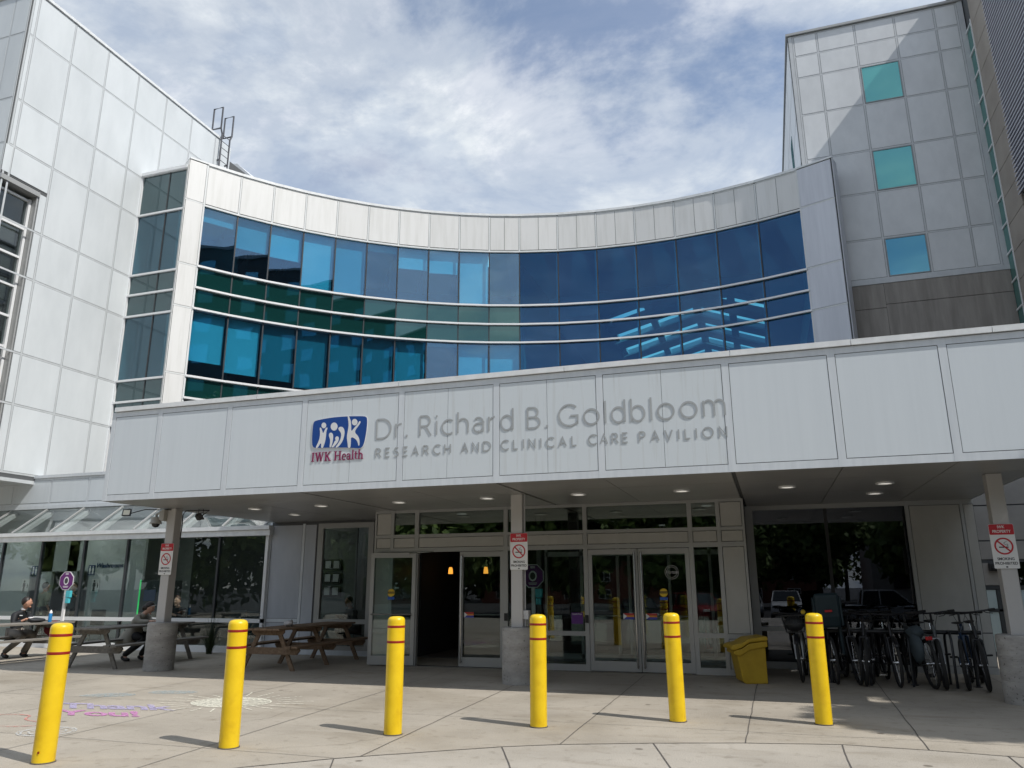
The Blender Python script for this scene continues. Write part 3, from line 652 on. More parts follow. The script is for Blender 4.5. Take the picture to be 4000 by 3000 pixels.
for (a, c, z0, z1) in ((-10.26, -10.12, 0.11, 2.99), (-8.90, -8.76, 0.11, 2.99), (-10.12, -8.90, 2.87, 2.99), (-10.12, -8.90, 0.69, 0.79), (-10.12, -8.90, 0.11, 0.20)): w_.fbox(FRc, a, c, z0, z1, -0.06, 0.03)
wf = w_.build('window_frame', 'alu', rc)
g = MB(); g.fbox(FRc, -10.12, -8.90, 0.79, 2.87, -0.03, -0.02); g.build('pane', 'glass_clear', wf); g = MB(); g.fbox(FRc, -10.12, -8.90, 0.2, 0.69, -0.03, -0.02); g.build('pane', 'glass_clear', wf)
s_ = MB(); s_.fbox(FRc, -8.76, -7.80, 0.0, 3.05, -0.05, 0.0); s_.build('reveal', 'alu_dark', rc)

# ================= ENTRANCE VESTIBULE =================
YE = 14.51; FE_ = ((0, YE), (1, 0), (0, -1))
en = thing('entrance_vestibule', (-4, 15.2, 0), 'glass entrance vestibule with aluminium frames under the canopy', 'entrance')
fr = MB()
def post(a, b, z0=0, z1=3.05, d0=-0.06, d1=0.03, mb=None): (mb or fr).fbox(FE_, a, b, z0, z1, d0, d1)
posts = [(-7.43, -7.36), (-6.885, -6.795), (-4.955, -4.87), (-3.355, -3.275), (-1.385, -1.305), (-0.872, -0.80)]
for a, b in posts: post(a, b)
for a, b in [(-7.80, -7.76), (-0.42, -0.38)]: post(a, b)
segs = [(-7.76, -7.43), (-7.36, -6.885), (-6.795, -4.955), (-4.87, -3.355), (-3.275, -1.385), (-1.305, -0.872), (-0.80, -0.42)]
for a, b in segs:
    post(a, b, 2.985 if False else 3.0, 3.05, d1=0.028); post(a, b, 2.49, 2.555, d1=0.028); post(a, b, 2.20, 2.285, d1=0.028)
for a, b in (segs[0], segs[6]): post(a, b, 0.62, 0.70, d1=0.028); post(a, b, 0.0, 0.12, d1=0.028)
for a, b in (segs[3], segs[5]): post(a, b, 0.63, 0.71, d1=0.028); post(a, b, 0.0, 0.13, d1=0.028)
post(-7.36, -6.885, 0, 0.12, d1=0.028)
fr.build('frame', 'alu', en)
pn = MB()
for a, b in segs: pn.fbox(FE_, a+.01, b-.01, 2.295, 2.48, -0.04, 0.015)
for a, b in (segs[0], segs[6]): pn.fbox(FE_, a+.01, b-.01, 2.565, 2.99, -0.04, 0.015); pn.fbox(FE_, a+.01, b-.01, 0.71, 2.19, -0.04, 0.015); pn.fbox(FE_, a+.01, b-.01, 0.13, 0.61, -0.04, 0.015)
pn.build('infill_panels', 'panel_entry', en)
for k, (a, b) in enumerate(segs[1:6]):
    g = MB(); g.fbox(FE_, a, b, 2.555, 3.0, -0.02, -0.01); g.build('transom_window', 'glass_transom', en)
for (a, b, z0, z1) in ((-7.36, -6.885, 0.12, 2.20), (-4.87, -3.355, 0.13, 0.63), (-4.87, -3.355, 0.71, 2.20), (-1.305, -0.872, 0.13, 0.63), (-1.305, -0.872, 0.71, 2.20)):
    g = MB(); g.fbox(FE_, a, b, z0, z1, -0.02, -0.01); g.build('side_window', 'glass_clear', en)
sw_ = MB(); sw_.box(-0.46, -0.40, YE+0.06, 16.1, 0, 3.05); sw_.build('return_wall', 'alu_dark', en)
sw_ = MB(); sw_.box(-7.78, -7.72, YE+0.06, 16.25, 0, 3.05); sw_.build('return_wall', 'alu', en)
th = MB(); th.box(-7.8, -0.38, YE-0.05, YE+0.1, 0.004, 0.02); th.build('threshold', 'steel', en)
# doors
mat('flag_red', (0.45, 0.03, 0.03), 0.5); mat('flag_blue', (0.05, 0.07, 0.4), 0.5); mat('flag_white', (0.8, 0.8, 0.8), 0.5); mat('flag_orange', (0.7, 0.25, 0.02), 0.5)
mat('sticker_yellow', (0.75, 0.50, 0.02), 0.5); mat('sticker_blue', (0.02, 0.10, 0.45), 0.5); mat('black', (0.012, 0.012, 0.013), 0.45); mat('white', (0.78, 0.78, 0.78), 0.5)
def door(F, w_, parent, hinge_left, flag=True, sticker=False, bar=True, closed_handle=True):
    f = MB()
    for (a, b, z0, z1) in ((0, 0.075, 0.03, 2.19), (w_-0.075, w_, 0.03, 2.19), (0.075, w_-0.075, 2.09, 2.19), (0.075, w_-0.075, 0.03, 0.20)): f.fbox(F, a, b, z0, z1, -0.022, 0.022)
    d = f.build('door', 'alu', parent)
    g = MB(); g.fbox(F, 0.075, w_-0.075, 0.20, 2.09, -0.004, 0.004); g.build('door_pane', 'glass_clear', d)
    O, U, Nn = F
    def P(u, dd, z): return (O[0]+U[0]*u+Nn[0]*dd, O[1]+U[1]*u+Nn[1]*dd, z)
    if closed_handle:
        u = w_-0.055 if hinge_left else 0.055
        h = MB(); h.tube([P(u, 0.022, 2.10), P(u, 0.07, 2.12), P(u, 0.075, 2.06), P(u, 0.075, 0.16), P(u, 0.07, 0.10), P(u, 0.022, 0.12)], 0.017, 8); h.build('pull_handle', 'steel', d, smooth=True)
    if bar:
        h = MB(); h.tube([P(0.05, 0.06 if not closed_handle else -0.05, 0.985), P(w_-0.05, 0.06 if not closed_handle else -0.05, 0.985)], 0.014, 8); h.build('push_bar', 'steel', d, smooth=True)
    if flag:
        u = w_-0.30 if hinge_left else 0.10
        for (m_, z0, z1) in (('flag_red', 1.00, 1.035), ('flag_orange', 0.97, 1.0), ('flag_blue', 0.93, 0.97)):
            q = MB(); q.fbox(F, u, u+0.20, z0, z1, 0.006, 0.008); q.build('flag_sticker', m_, d)
        q = MB(); q.prism([(u, 0.93), (u+0.07, 0.982), (u, 1.035)], lambda a, b, c: P(a, c, b), 0.009, 0.010); q.build('flag_sticker', 'flag_white', d)
    if sticker:
        c = w_*0.47; q = MB(); q.prism([(c+0.075*math.cos(t*math.pi/10), 1.40+0.075*math.sin(t*math.pi/10)) for t in range(20)], lambda a, b, cc: P(a, cc, b), 0.006, 0.008); s1 = q.build('caution_sticker', 'sticker_yellow', d)
        q = MB(); q.fbox(F, c-0.072, c+0.072, 1.385, 1.425, 0.0085, 0.0095); q.build('sticker_band', 'black', s1)
        q = MB(); q.fbox(F, c-0.07, c+0.07, 1.27, 1.32, 0.006, 0.008); q.build('sticker_band', 'sticker_blue', s1)
        text_obj('lettering', 'CAUTION', P(c-0.062, 0.0100, 1.392), 0.124, 0.024, 'sticker_yellow', s1, 0.001, U=(U[0], U[1], 0))
    return d
door(((-5.88, YE), (1, 0), (0, -1)), 0.925, en, False)
door(((-3.27, YE), (1, 0), (0, -1)), 0.93, en, True)
door(((-2.325, YE), (1, 0), (0, -1)), 0.935, en, False, sticker=True)
a_ = rad(-164)   # open leaf swung back beside the doorway
ol = door(((-6.86-0.94*math.cos(rad(16)), YE-0.05-0.94*math.sin(rad(16))*0.55), (math.cos(rad(9)), math.sin(rad(9))), (math.sin(rad(9)), -math.cos(rad(9)))), 0.95, en, False, flag=False, sticker=True, closed_handle=False)
ol['label'] = 'open door leaf swung back against the frame'
cl_ = MB(); cl_.beam((-6.95, YE-0.12, 2.17), (-6.45, YE-0.02, 2.21), 0.02, 0.02); cl_.build('door_closer', 'steel', en)
# push-plate boxes and touch-free notice
q = MB(); q.fbox(FE_, -4.915-0.02, -4.915+0.05, 0.88, 1.02, 0.03, 0.06); q.fbox(FE_, -3.345, -3.285, 0.86, 1.0, 0.03, 0.06); q.build('push_button', 'black', en)
mat('purple', (0.11, 0.02, 0.20), 0.5)
q = MB(); q.fbox(FE_, -3.62, -3.40, 0.84, 1.04, 0.0, 0.003); pb = q.build('notice', 'purple', en)
text_obj('lettering', 'Touch Free', (-3.61, YE-0.0045, 1.0), 0.19, 0.03, 'white', pb, 0.001)
mat('seal', (0.80, 0.81, 0.80), 0.6)
# window decal circle (word Horton style script on door glass) and interior
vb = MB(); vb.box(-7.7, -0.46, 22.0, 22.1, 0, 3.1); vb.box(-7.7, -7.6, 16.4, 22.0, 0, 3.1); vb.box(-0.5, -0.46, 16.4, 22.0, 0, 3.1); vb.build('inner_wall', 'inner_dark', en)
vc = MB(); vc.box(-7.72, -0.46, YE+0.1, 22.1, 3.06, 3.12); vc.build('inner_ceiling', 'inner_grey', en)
lb_ = MB(); lb_.box(-5.0, -4.9, 16.9, 17.0, 0, 3.05); lb_.build('inner_pillar', 'inner_grey', en)
fi = MB()
for x in (-4.75, -3.95, -3.15, -2.9, -2.05, -1.2, -0.6): fi.box(x-0.03, x+0.03, 16.8, 16.9, 0, 2.95)
fi.box(-4.75, -0.5, 16.8, 16.9, 2.15, 2.25); fi.box(-4.75, -0.5, 16.8, 16.9, 2.9, 3.0); fi.box(-4.75, -0.5, 16.8, 16.9, 0.0, 0.12); fi.build('inner_door_frame', 'alu', en)
fi = MB(); fi.box(-4.7, -0.5, 16.84, 16.85, 0.12, 2.15); fi.build('inner_pane', 'glass_clear', en)
for (x, y) in ((-7.13, 17.0), (-6.25, 17.0)):
    pl_ = thing('pendant_lamp', (x, y, 1.82), 'glowing amber pendant lamp inside the '+('open doorway' if x < -6.8 else 'closed right-hand door glass'), 'pendant lamp', 'amber pendant lamps inside the entrance')
    mat('amber', (0.7, 0.3, 0.05), 0.5, emit=(1.0, 0.40, 0.05), es=1.2) if 'amber' not in M else None
    q = MB(); q.lathe([(0.035, 0.15), (0.05, 0.08), (0.055, 0.0)], (x, y, 1.80), 16); q.build('lamp_shade', 'amber', pl_, smooth=True)
    q = MB(); q.tube([(x, y, 1.95), (x, y, 3.05)], 0.006, 5); q.build('cord', 'black', pl_)
for (x, y) in ((-3.5, 18.6), (-2.0, 18.4), (-2.6, 20.5), (-6.3, 15.6), (-1.1, 15.6)):
    q = MB(); q.lathe([(0.10, 3.035), (0.10, 3.055)], (x, y, 0), 16); q.build('ceiling_light', 'lamp_lens', en)
ds = MB(); ds.box(-3.6, -1.6, 19.0, 19.5, 0, 1.0); ds.build('reception_desk', 'inner_grey', en)

# ================= RIGHT WALL WITH BIG WINDOW =================
YR = 16.1; FRt = ((0, YR), (1, 0), (0, -1))
rw = thing('glazed_side_wall', (1.6, 16.2, 0), 'wall with large dark window and grey panels behind the parked bicycles', 'wall')
f = MB()
for (a, b, z0, z1) in ((-0.40, -0.26, 0, 3.05), (-0.26, 3.64, 2.965, 3.05), (-0.26, 3.64, 0, 0.12), (-0.26, 2.49, 0.675, 0.755), (2.49, 2.56, 0.12, 2.965), (3.41, 3.465, 0.12, 2.965)): f.fbox(FRt, a, b, z0, z1, -0.05, 0.03)
f.build('frame', 'alu', rw)
f = MB(); f.fbox(FRt, 1.06, 1.12, 0.12, 2.965, -0.03, 0.015); f.build('mullion', 'black', rw)
for (a, b) in ((-0.26, 1.06), (1.12, 2.49)):
    for (z0, z1) in ((0.12, 0.675), (0.755, 2.965)):
        g = MB(); g.fbox(FRt, a, b, z0, z1, -0.02, -0.01); g.build('window', 'glass_dark', rw)
p = MB()
for (a, b) in ((2.57, 3.40), (3.475, 3.63)):
    p.fbox(FRt, a, b, 0.70, 2.955, 0, 0.018); p.fbox(FRt, a, b, 0.13, 0.68, 0, 0.018)
p.build('cladding', 'panel_entry', rw)
b = MB(); b.box(2.5, 3.64, YR+0.0, YR+0.3, 0, 3.05); b.box(3.58, 3.64, YR+0.3, 20, 0, 3.05); b.build('wall_backing', 'joint_dark', rw)
b = MB(); b.box(-0.4, 3.6, 20.5, 20.6, 0, 3.1); b.box(-0.4, 3.6, YR+0.1, 20.5, 3.06, 3.1); b.build('inner_wall', 'inner_dark', rw)
# concrete block wall beyond
bw = thing('block_wall', (6, 20.2, 0), 'brown block wall with frosted panels beyond the right column', 'wall')
b = MB(); b.box(3.64, 8.5, 20.03, 20.3, 0, 5.0); b.build('wall_backing', 'joint_dark', bw)
p = MB()
for (z0, z1) in ((1.50, 1.98), (2.06, 2.46), (2.48, 3.25), (3.27, 4.1), (4.12, 4.9)):
    if z0 < 2: p.box(3.64, 5.12, 20.0, 20.03, z0, z1); p.box(6.5, 8.5, 20.0, 20.03, z0, z1)
    else: p.box(3.64, 8.5, 20.0, 20.03, z0+0.005, z1-0.005)
p.build('blocks', 'block_wall', bw)
g = MB(); g.box(5.14, 6.48, 20.0, 20.02, 1.5, 2.0); g.build('window', 'glass_dark', bw)
for (a, b_) in ((3.66, 4.70), (4.80, 6.0), (6.1, 7.4)):
    for (z0, z1) in ((0.1, 0.93), (1.0, 1.40)):
        g = MB(); g.box(a, b_, 20.0, 20.02, z0, z1); g.build('frosted_panel', 'frosted', bw)
f = MB(); f.box(3.64, 8.5, 19.97, 20.03, 0.94, 0.99); f.box(3.64, 8.5, 19.97, 20.03, 1.41, 1.48); f.box(4.71, 4.79, 19.97, 20.03, 0.1, 1.4); f.build('panel_frame', 'alu_dark', bw)
wl = tag(MB().box(4.62, 4.82, 19.85, 19.98, 1.80, 1.98).box(4.66, 4.78, 19.80, 19.85, 1.82, 1.90).build('wall_light', 'black', None, bevel=0.02), 'small black wall light on the brown block wall', 'wall light')

# added off-frame block, put in for dark reflections in the left windows
ob = thing('reflection_block', (32, -2, 0), 'added unseen tall dark block right of the plaza, for dark window reflections', 'building')
vary('brick', (0.16, 0.055, 0.035), (0.23, 0.085, 0.055), (1, 1, 1), 3, 0.85)
b = MB(); b.box(36, 50, -45, 16, -0.62, 37.8); mat('slate_dark', (0.05, 0.052, 0.055), 0.8); b.build('wall', 'slate_dark', ob)
b = MB()
for zf in range(11):
    for yy in range(-43, 15, 4): b.box(35.93, 36.0, yy, yy+1.6, zf*3.3+1.6, zf*3.3+3.1)
b.build('windows', 'blue_window', ob)
b = MB(); b.box(35.8, 50.2, -45.2, 16.2, 37.8, 38.1); b.build('roof_edge', 'inner_grey', ob)

# ================= COLUMNS =================
vary('galv', (0.5, 0.5, 0.5), (0.6, 0.6, 0.6), (1, 1, 1), 8, 0.4)
def column(x, y, label):
    t = thing('canopy_column', (x, y, 0), label, 'column', 'columns holding up the canopy')
    q = MB(); q.box(x-0.10, x+0.10, y-0.10, y+0.10, 0.86, 3.05); q.build('shaft', 'column_paint', t, bevel=0.012)
    q = MB(); q.lathe([(0.275, 0.002), (0.275, 0.28), (0.271, 0.284), (0.271, 0.290), (0.275, 0.294), (0.275, 0.56), (0.2715, 0.564), (0.2715, 0.57), (0.275, 0.574), (0.275, 0.84), (0.268, 0.865), (0.25, 0.875)], (x, y, 0), 48)
    q.build('concrete_base', 'column_concrete', t, smooth=True)
    return t
column(-11.24, 12.52, 'square grey steel column on round concrete base between the left bollards, with camera and floodlights')
column(-4.03, 12.55, 'square grey steel column on round concrete base in front of the glass entrance doors')
column(3.10, 12.42, 'square grey steel column on round concrete base at the right beside the bicycles')
q = thing('conduit', (-3.87, 12.6, 0), 'thin conduit and switch box on the right side of the middle column', 'conduit')
m_ = MB(); m_.tube([(-3.915, 12.55, 0.88), (-3.915, 12.55, 3.05)], 0.012, 6); m_.build('pipe', 'galv', q)
m_ = MB(); m_.box(-3.93, -3.84, 12.48, 12.60, 1.0, 1.14); m_.build('switch_box', 'galv', q, bevel=0.006)

# ================= NO SMOKING SIGNS =================
mat('sign_white', (0.75, 0.75, 0.74), 0.45); mat('sign_red', (0.50, 0.015, 0.025), 0.45)
def nosmoke(x0, y, z0, label):
    w_, h = 0.305, 0.60
    t = thing('no_smoking_sign', (x0+w_/2, y, z0), label, 'sign', 'no smoking signs on the columns')
    F = ((x0, y), (1, 0), (0, -1))
    def rr(a, b, c, d, r=0.015):
        pts = []
        for (cx_, cy_, s0) in ((b-r, d-r, 0), (a+r, d-r, 90), (a+r, c+r, 180), (b-r, c+r, 270)):
            for k in range(4): pts.append((cx_+r*math.cos(rad(s0+k*30)), cy_+r*math.sin(rad(s0+k*30))))
        return pts
    P = lambda a, b, c: (x0+a, y-c, z0+b)
    q = MB(); q.prism(rr(0, w_, 0, h), P, 0, 0.004); pl = q.build('plate', 'sign_white', t)
    q = MB(); q.prism(rr(0.003, w_-0.003, h-0.145, h-0.003), P, 0.0045, 0.0055); q.build('red_header', 'sign_red', t)
    text_obj('lettering', 'IWK', P(0.108, h-0.058, 0.006), 0.088, 0.038, 'sign_white', t, 0.001, font_off=0.02)
    text_obj('lettering', 'PROPERTY', P(0.042, h-0.118, 0.006), 0.222, 0.038, 'sign_white', t, 0.001, font_off=0.02)
    text_obj('lettering', 'SMOKING', P(0.050, 0.112, 0.0045), 0.205, 0.036, 'black', t, 0.001, font_off=0.02)
    text_obj('lettering', 'PROHIBITED', P(0.018, 0.052, 0.0045), 0.27, 0.036, 'black', t, 0.001, font_off=0.02)
    cxx, cz, R = 0.152, 0.300, 0.115
    q = MB(); ns = 36
    for k in range(ns):
        a0, a1 = 2*math.pi*k/ns, 2*math.pi*(k+1)/ns
        q.add([P(cxx+r_*math.cos(a), cz+r_*math.sin(a), 0.0068) for r_, a in ((R, a0), (R, a1), (R-0.021, a1), (R-0.021, a0))], [(0, 1, 2, 3)])
    s2 = 0.7071
    a, b, hw = (cxx-(R-.01)*s2, cz+(R-.01)*s2), (cxx+(R-.01)*s2, cz-(R-.01)*s2), 0.010
    q.add([P(a[0]-hw*s2, a[1]-hw*s2, 0.0072), P(b[0]-hw*s2, b[1]-hw*s2, 0.0072), P(b[0]+hw*s2, b[1]+hw*s2, 0.0072), P(a[0]+hw*s2, a[1]+hw*s2, 0.0072)], [(0, 1, 2, 3)])
    sy = q.build('prohibition_ring', 'sign_red', t)
    q = MB(); q.add([P(u, v, 0.0060) for u, v in ((cxx-0.06, cz-0.022), (cxx+0.055, cz-0.022), (cxx+0.055, cz-0.007), (cxx-0.06, cz-0.007))], [(0, 1, 2, 3)])
    pts = [(cxx+0.03, cz+0.0), (cxx+0.052, cz+0.008), (cxx+0.048, cz+0.028), (cxx+0.015, cz+0.022), (cxx+0.004, cz+0.042), (cxx+0.022, cz+0.055), (cxx+0.04, cz+0.06)]
    for p_, q_ in zip(pts, pts[1:]): q.beam(P(p_[0], p_[1], 0.0055), P(q_[0], q_[1], 0.0055), 0.005, 0.001, (0, 1, 0))
    q.add([P(u, v, 0.0060) for u, v in ((cxx-0.012, 0.012), (cxx+0.012, 0.012), (cxx+0.012, 0.030), (cxx-0.012, 0.030))], [(0, 1, 2, 3)])
    q.build('cigarette_symbol', 'black', t)
nosmoke(-11.385, 12.405, 1.76, 'red and white no smoking sign on the left column between the two picnic tables')
nosmoke(-4.135, 12.435, 1.79, 'red and white no smoking sign on the middle column before the doors')
nosmoke(2.925, 12.305, 1.74, 'red and white no smoking sign on the right column by the bicycles')

# ================= BUILDING LETTERING AND LOGO =================
vary('letter_metal', (0.35, 0.37, 0.38), (0.41, 0.43, 0.44), (1, 1, 1), 3, 0.45)
ZL = YF-0.014
def _arc(cx_, cy_, rx, ry, a0, a1, n=18): return [(cx_+rx*math.cos(rad(a0+(a1-a0)*k/n)), cy_+ry*math.sin(rad(a0+(a1-a0)*k/n))) for k in range(n+1)]
def _ell(cx_, cy_, rx, ry): return _arc(cx_, cy_, rx, ry, 0, 360, 30)
GL = {
 'D': (.74, [[(0, 0), (0, 1)], [(0, 1)]+_arc(.28, .5, .46, .5, 90, -90)+[(0, 0)]]),
 'r': (.30, [[(0, 0), (0, .71)], _arc(.32, .38, .32, .32, 175, 95, 8)]),
 'R': (.56, [[(0, 0), (0, 1)], [(0, 1)]+_arc(.27, .74, .23, .26, 90, -90)+[(0, .48)], [(.27, .48), (.56, 0)]]),
 'i': (.0, [[(0, 0), (0, .71)], [(-.04, .94), (.04, .94)]]),
 'c': (.50, [_arc(.33, .355, .33, .36, 55, 305)]),
 'h': (.50, [[(0, 0), (0, 1.06)], _arc(.25, .42, .25, .295, 180, 0)+[(.50, 0)]]),
 'a': (.45, [[(.45, 0), (.45, .45)]+_arc(.23, .45, .22, .26, 0, 140, 10), [(.45, .42), (.28, .42)]+_arc(.22, .21, .22, .21, 90, 270, 10)+_arc(.22, .24, .23, .24, -90, -20, 5)]),
 'd': (.56, [[(.56, 0), (.56, 1.06)], _ell(.28, .355, .28, .36)]),
 'b': (.56, [[(0, 0), (0, 1.06)], _ell(.28, .355, .28, .36)]),
 'B': (.56, [[(0, 0), (0, 1)], [(0, 1)]+_arc(.26, .765, .21, .235, 90, -90)+[(0, .53)], _arc(.28, .265, .28, .265, 90, -90)+[(0, 0)]]),
 'G': (.84, [_arc(.47, .5, .47, .51, 48, 318)+[(.84, .13), (.84, .47), (.52, .47)]]),
 'o': (.66, [_ell(.33, .355, .33, .36)]), 'l': (.0, [[(0, 0), (0, 1.06)]]),
 'm': (.84, [[(0, 0), (0, .71)], _arc(.21, .45, .21, .265, 180, 0)+[(.42, 0)], _arc(.63, .45, .21, .265, 180, 0)+[(.84, 0)]]),
 '.': (.0, [[(-.05, .05), (.05, .05)]]),
 'E': (.44, [[(.44, 1), (0, 1), (0, 0), (.44, 0)], [(0, .52), (.40, .52)]]), 'S': (.46, [_arc(.24, .75, .22, .25, 45, 270, 14)+_arc(.22, .25, .24, .25, 90, -140, 14)]),
 'A': (.66, [[(0, 0), (.33, 1), (.66, 0)], [(.12, .34), (.54, .34)]]), 'C': (.66, [_arc(.45, .5, .45, .51, 50, 310)]), 'H': (.60, [[(0, 0), (0, 1)], [(.6, 0), (.6, 1)], [(0, .53), (.6, .53)]]),
 'N': (.60, [[(0, 0), (0, 1), (.6, 0), (.6, 1)]]), 'L': (.42, [[(0, 1), (0, 0), (.42, 0)]]), 'I': (.0, [[(0, 0), (0, 1)]]), 'P': (.52, [[(0, 0), (0, 1)], [(0, 1)]+_arc(.25, .73, .25, .27, 90, -90)+[(0, .46)]]),
 'V': (.64, [[(0, 1), (.32, 0), (.64, 1)]]), 'O': (.88, [_ell(.44, .5, .44, .51)])}
def ribbon(q, pts, w_, d0, d1):
    cl = math.hypot(pts[0][0]-pts[-1][0], pts[0][1]-pts[-1][1]) < 1e-6
    if cl: pts = pts[:-1]
    n = len(pts); Lr = []
    for i in range(n):
        p_ = Vector(pts[i]); a_ = Vector(pts[i-1]) if (i or cl) else None; b_ = Vector(pts[(i+1) % n]) if (i < n-1 or cl) else None
        t0 = (p_-a_).normalized() if a_ is not None else None; t1 = (b_-p_).normalized() if b_ is not None else None
        if t0 is None: t0 = t1; p_ = p_
        if t1 is None: t1 = t0
        n0 = Vector((-t0.y, t0.x)); n1 = Vector((-t1.y, t1.x)); m_ = (n0+n1)
        m_ = m_.normalized() if m_.length > .05 else n0; k_ = min(1/max(m_.dot(n0), .3), 2.0)
        Lr.append((p_+m_*w_/2*k_, p_-m_*w_/2*k_))
    vs_ = []
    for (l_, r_) in Lr: vs_ += [(l_.x, ZL-d0, l_.y), (r_.x, ZL-d0, r_.y), (r_.x, ZL-d1, r_.y), (l_.x, ZL-d1, l_.y)]
    fs = []
    for i in range(n if cl else n-1):
        a_, b_ = 4*i, 4*((i+1) % n)
        fs += [(a_+k, a_+(k+1) % 4, b_+(k+1) % 4, b_+k) for k in range(4)]
    if not cl: fs += [(0, 1, 2, 3), (4*n-1, 4*n-2, 4*n-3, 4*n-4)]
    q.add(vs_, fs)
def words(items, label, z, h, w_):
    t = thing('sign_lettering', (items[0][1], YF, z), label, 'lettering')
    for (s_, xa, xb, _) in items:
        q = MB(); tot = sum(GL[c][0] for c in s_)*h; gap = (xb-xa-w_-tot)/max(len(s_)-1, 1); x = xa+w_/2
        for c in s_:
            for k, pl_ in enumerate(GL[c][1]): ribbon(q, [(x+u*h, z+w_/2+v*(h-w_)) for u, v in pl_], w_ if not (c in 'i.' and k == len(GL[c][1])-1) else w_*1.25, .0022, .0066-.0004*k)
            x += GL[c][0]*h+gap
        q.build('word', 'letter_metal', t)
    return t
words([('Dr.', -5.947, -5.375, 0), ('Richard', -5.171, -3.576, 0), ('B.', -3.363, -3.03, 0), ('Goldbloom', -2.867, -0.416, 0)], 'large thin raised grey lettering reading Dr. Richard B. Goldbloom on the fascia', 3.848, 0.345, 0.027)
words([('RESEARCH', -5.941, -4.613, 0), ('AND', -4.444, -3.943, 0), ('CLINICAL', -3.785, -2.584, 0), ('CARE', -2.414, -1.816, 0), ('PAVILION', -1.662, -0.416, 0)], 'smaller raised grey capitals reading RESEARCH AND CLINICAL CARE PAVILION below the large name', 3.545, 0.160, 0.020)
mat('logo_blue', (0.004, 0.055, 0.27), 0.35); mat('logo_white', (0.72, 0.73, 0.74), 0.4); mat('plum', (0.24, 0.014, 0.085), 0.45)
lg = thing('logo_sign', (-6.63, YF-0.03, 3.76), 'blue logo plate with white child figures at the left of the lettering', 'logo sign')
# zoom-crop pixel space -> fascia metres
LX = lambda x: -7.150+(x-432)*(1.050/(1800-432))
LZ = lambda x, y: 4.255-(y-(300-(x-432)*0.128))*(0.475/650)
def smooth(pts, it=2):
    for _ in range(it):
        o = []
        for i in range(len(pts)):
            a, b = pts[i-1] if False else pts[i], pts[(i+1) % len(pts)]
            o += [(a[0]*.75+b[0]*.25, a[1]*.75+b[1]*.25), (a[0]*.25+b[0]*.75, a[1]*.25+b[1]*.75)]
        pts = o
    return pts
def fill(poly, d0, d1, m_, name, par, conv=True):
    """triangulated extruded outline"""
    me = bpy.data.meshes.new(name); bm = bmesh.new()
    vv = [bm.verts.new((LX(x), ZL-d0, LZ(x, y)) if conv else (x, ZL-d0, y)) for x, y in poly]
    es = [bm.edges.new((vv[i], vv[(i+1) % len(vv)])) for i in range(len(vv))]
    bmesh.ops.triangle_fill(bm, use_beauty=True, edges=es)
    r = bmesh.ops.extrude_face_region(bm, geom=bm.faces[:]); bmesh.ops.translate(bm, verts=[g_ for g_ in r['geom'] if isinstance(g_, bmesh.types.BMVert)], vec=(0, -(d1-d0), 0))
    bmesh.ops.recalc_face_normals(bm, faces=bm.faces); bm.to_mesh(me); bm.free(); me.materials.append(M[m_]); return mesh_obj(name, me, par)
out = smooth([(455, 330), (520, 290), (900, 200), (1300, 150), (1700, 125), (1760, 140), (1795, 180), (1795, 400), (1760, 700), (1715, 850), (1640, 895), (1400, 893), (1000, 915), (540, 960), (480, 945), (440, 880), (430, 600), (440, 380)])
fill(out, 0.001, 0.010, 'logo_white', 'plate', lg)
ins = [(1112+(x-1112)*0.982, 540+(y-540)*0.968) for x, y in out]
fill(ins, 0.0102, 0.0125, 'logo_blue', 'blue_field', lg)
def circ(cx_, cy_, rx, ry): return [(cx_+rx*math.cos(t*math.pi/10), cy_+ry*math.sin(t*math.pi/10)) for t in range(20)]
shapes = [circ(723, 408, 60, 68), circ(982, 420, 86, 95), circ(1483, 290, 70, 76),
 smooth([(625, 465), (655, 462), (690, 530), (715, 600), (745, 530), (775, 462), (815, 450), (820, 475), (795, 540), (795, 650), (780, 780), (735, 938), (685, 940), (682, 800), (600, 945), (542, 952), (610, 800), (640, 700), (640, 570), (625, 500)], 1),
 smooth([(860, 610), (885, 570), (930, 565), (965, 600), (975, 680), (965, 800), (935, 905), (893, 908), (905, 800), (900, 720), (870, 660)], 1),
 smooth([(1030, 665), (1060, 638), (1100, 645), (1120, 690), (1100, 770), (1030, 860), (985, 902), (940, 905), (990, 820), (1010, 760), (1045, 735), (1022, 705)], 1),
 smooth([(1090, 440), (1140, 412), (1200, 420), (1245, 490), (1250, 590), (1215, 740), (1150, 840), (1090, 898), (1035, 900), (1110, 800), (1160, 690), (1170, 600), (1150, 540), (1095, 490)], 1),
 smooth([(1297, 150), (1325, 150), (1370, 220), (1400, 330), (1408, 520), (1470, 430), (1560, 330), (1595, 255), (1625, 260), (1625, 300), (1580, 370), (1510, 470), (1500, 530), (1590, 610), (1625, 700), (1625, 815), (1600, 825), (1580, 740), (1520, 670), (1408, 630), (1415, 760), (1410, 890), (1350, 890), (1335, 780), (1305, 640), (1330, 480), (1340, 330)], 1)]
for s_ in shapes: fill(s_, 0.0127, 0.0137, 'logo_white', 'figure', lg)
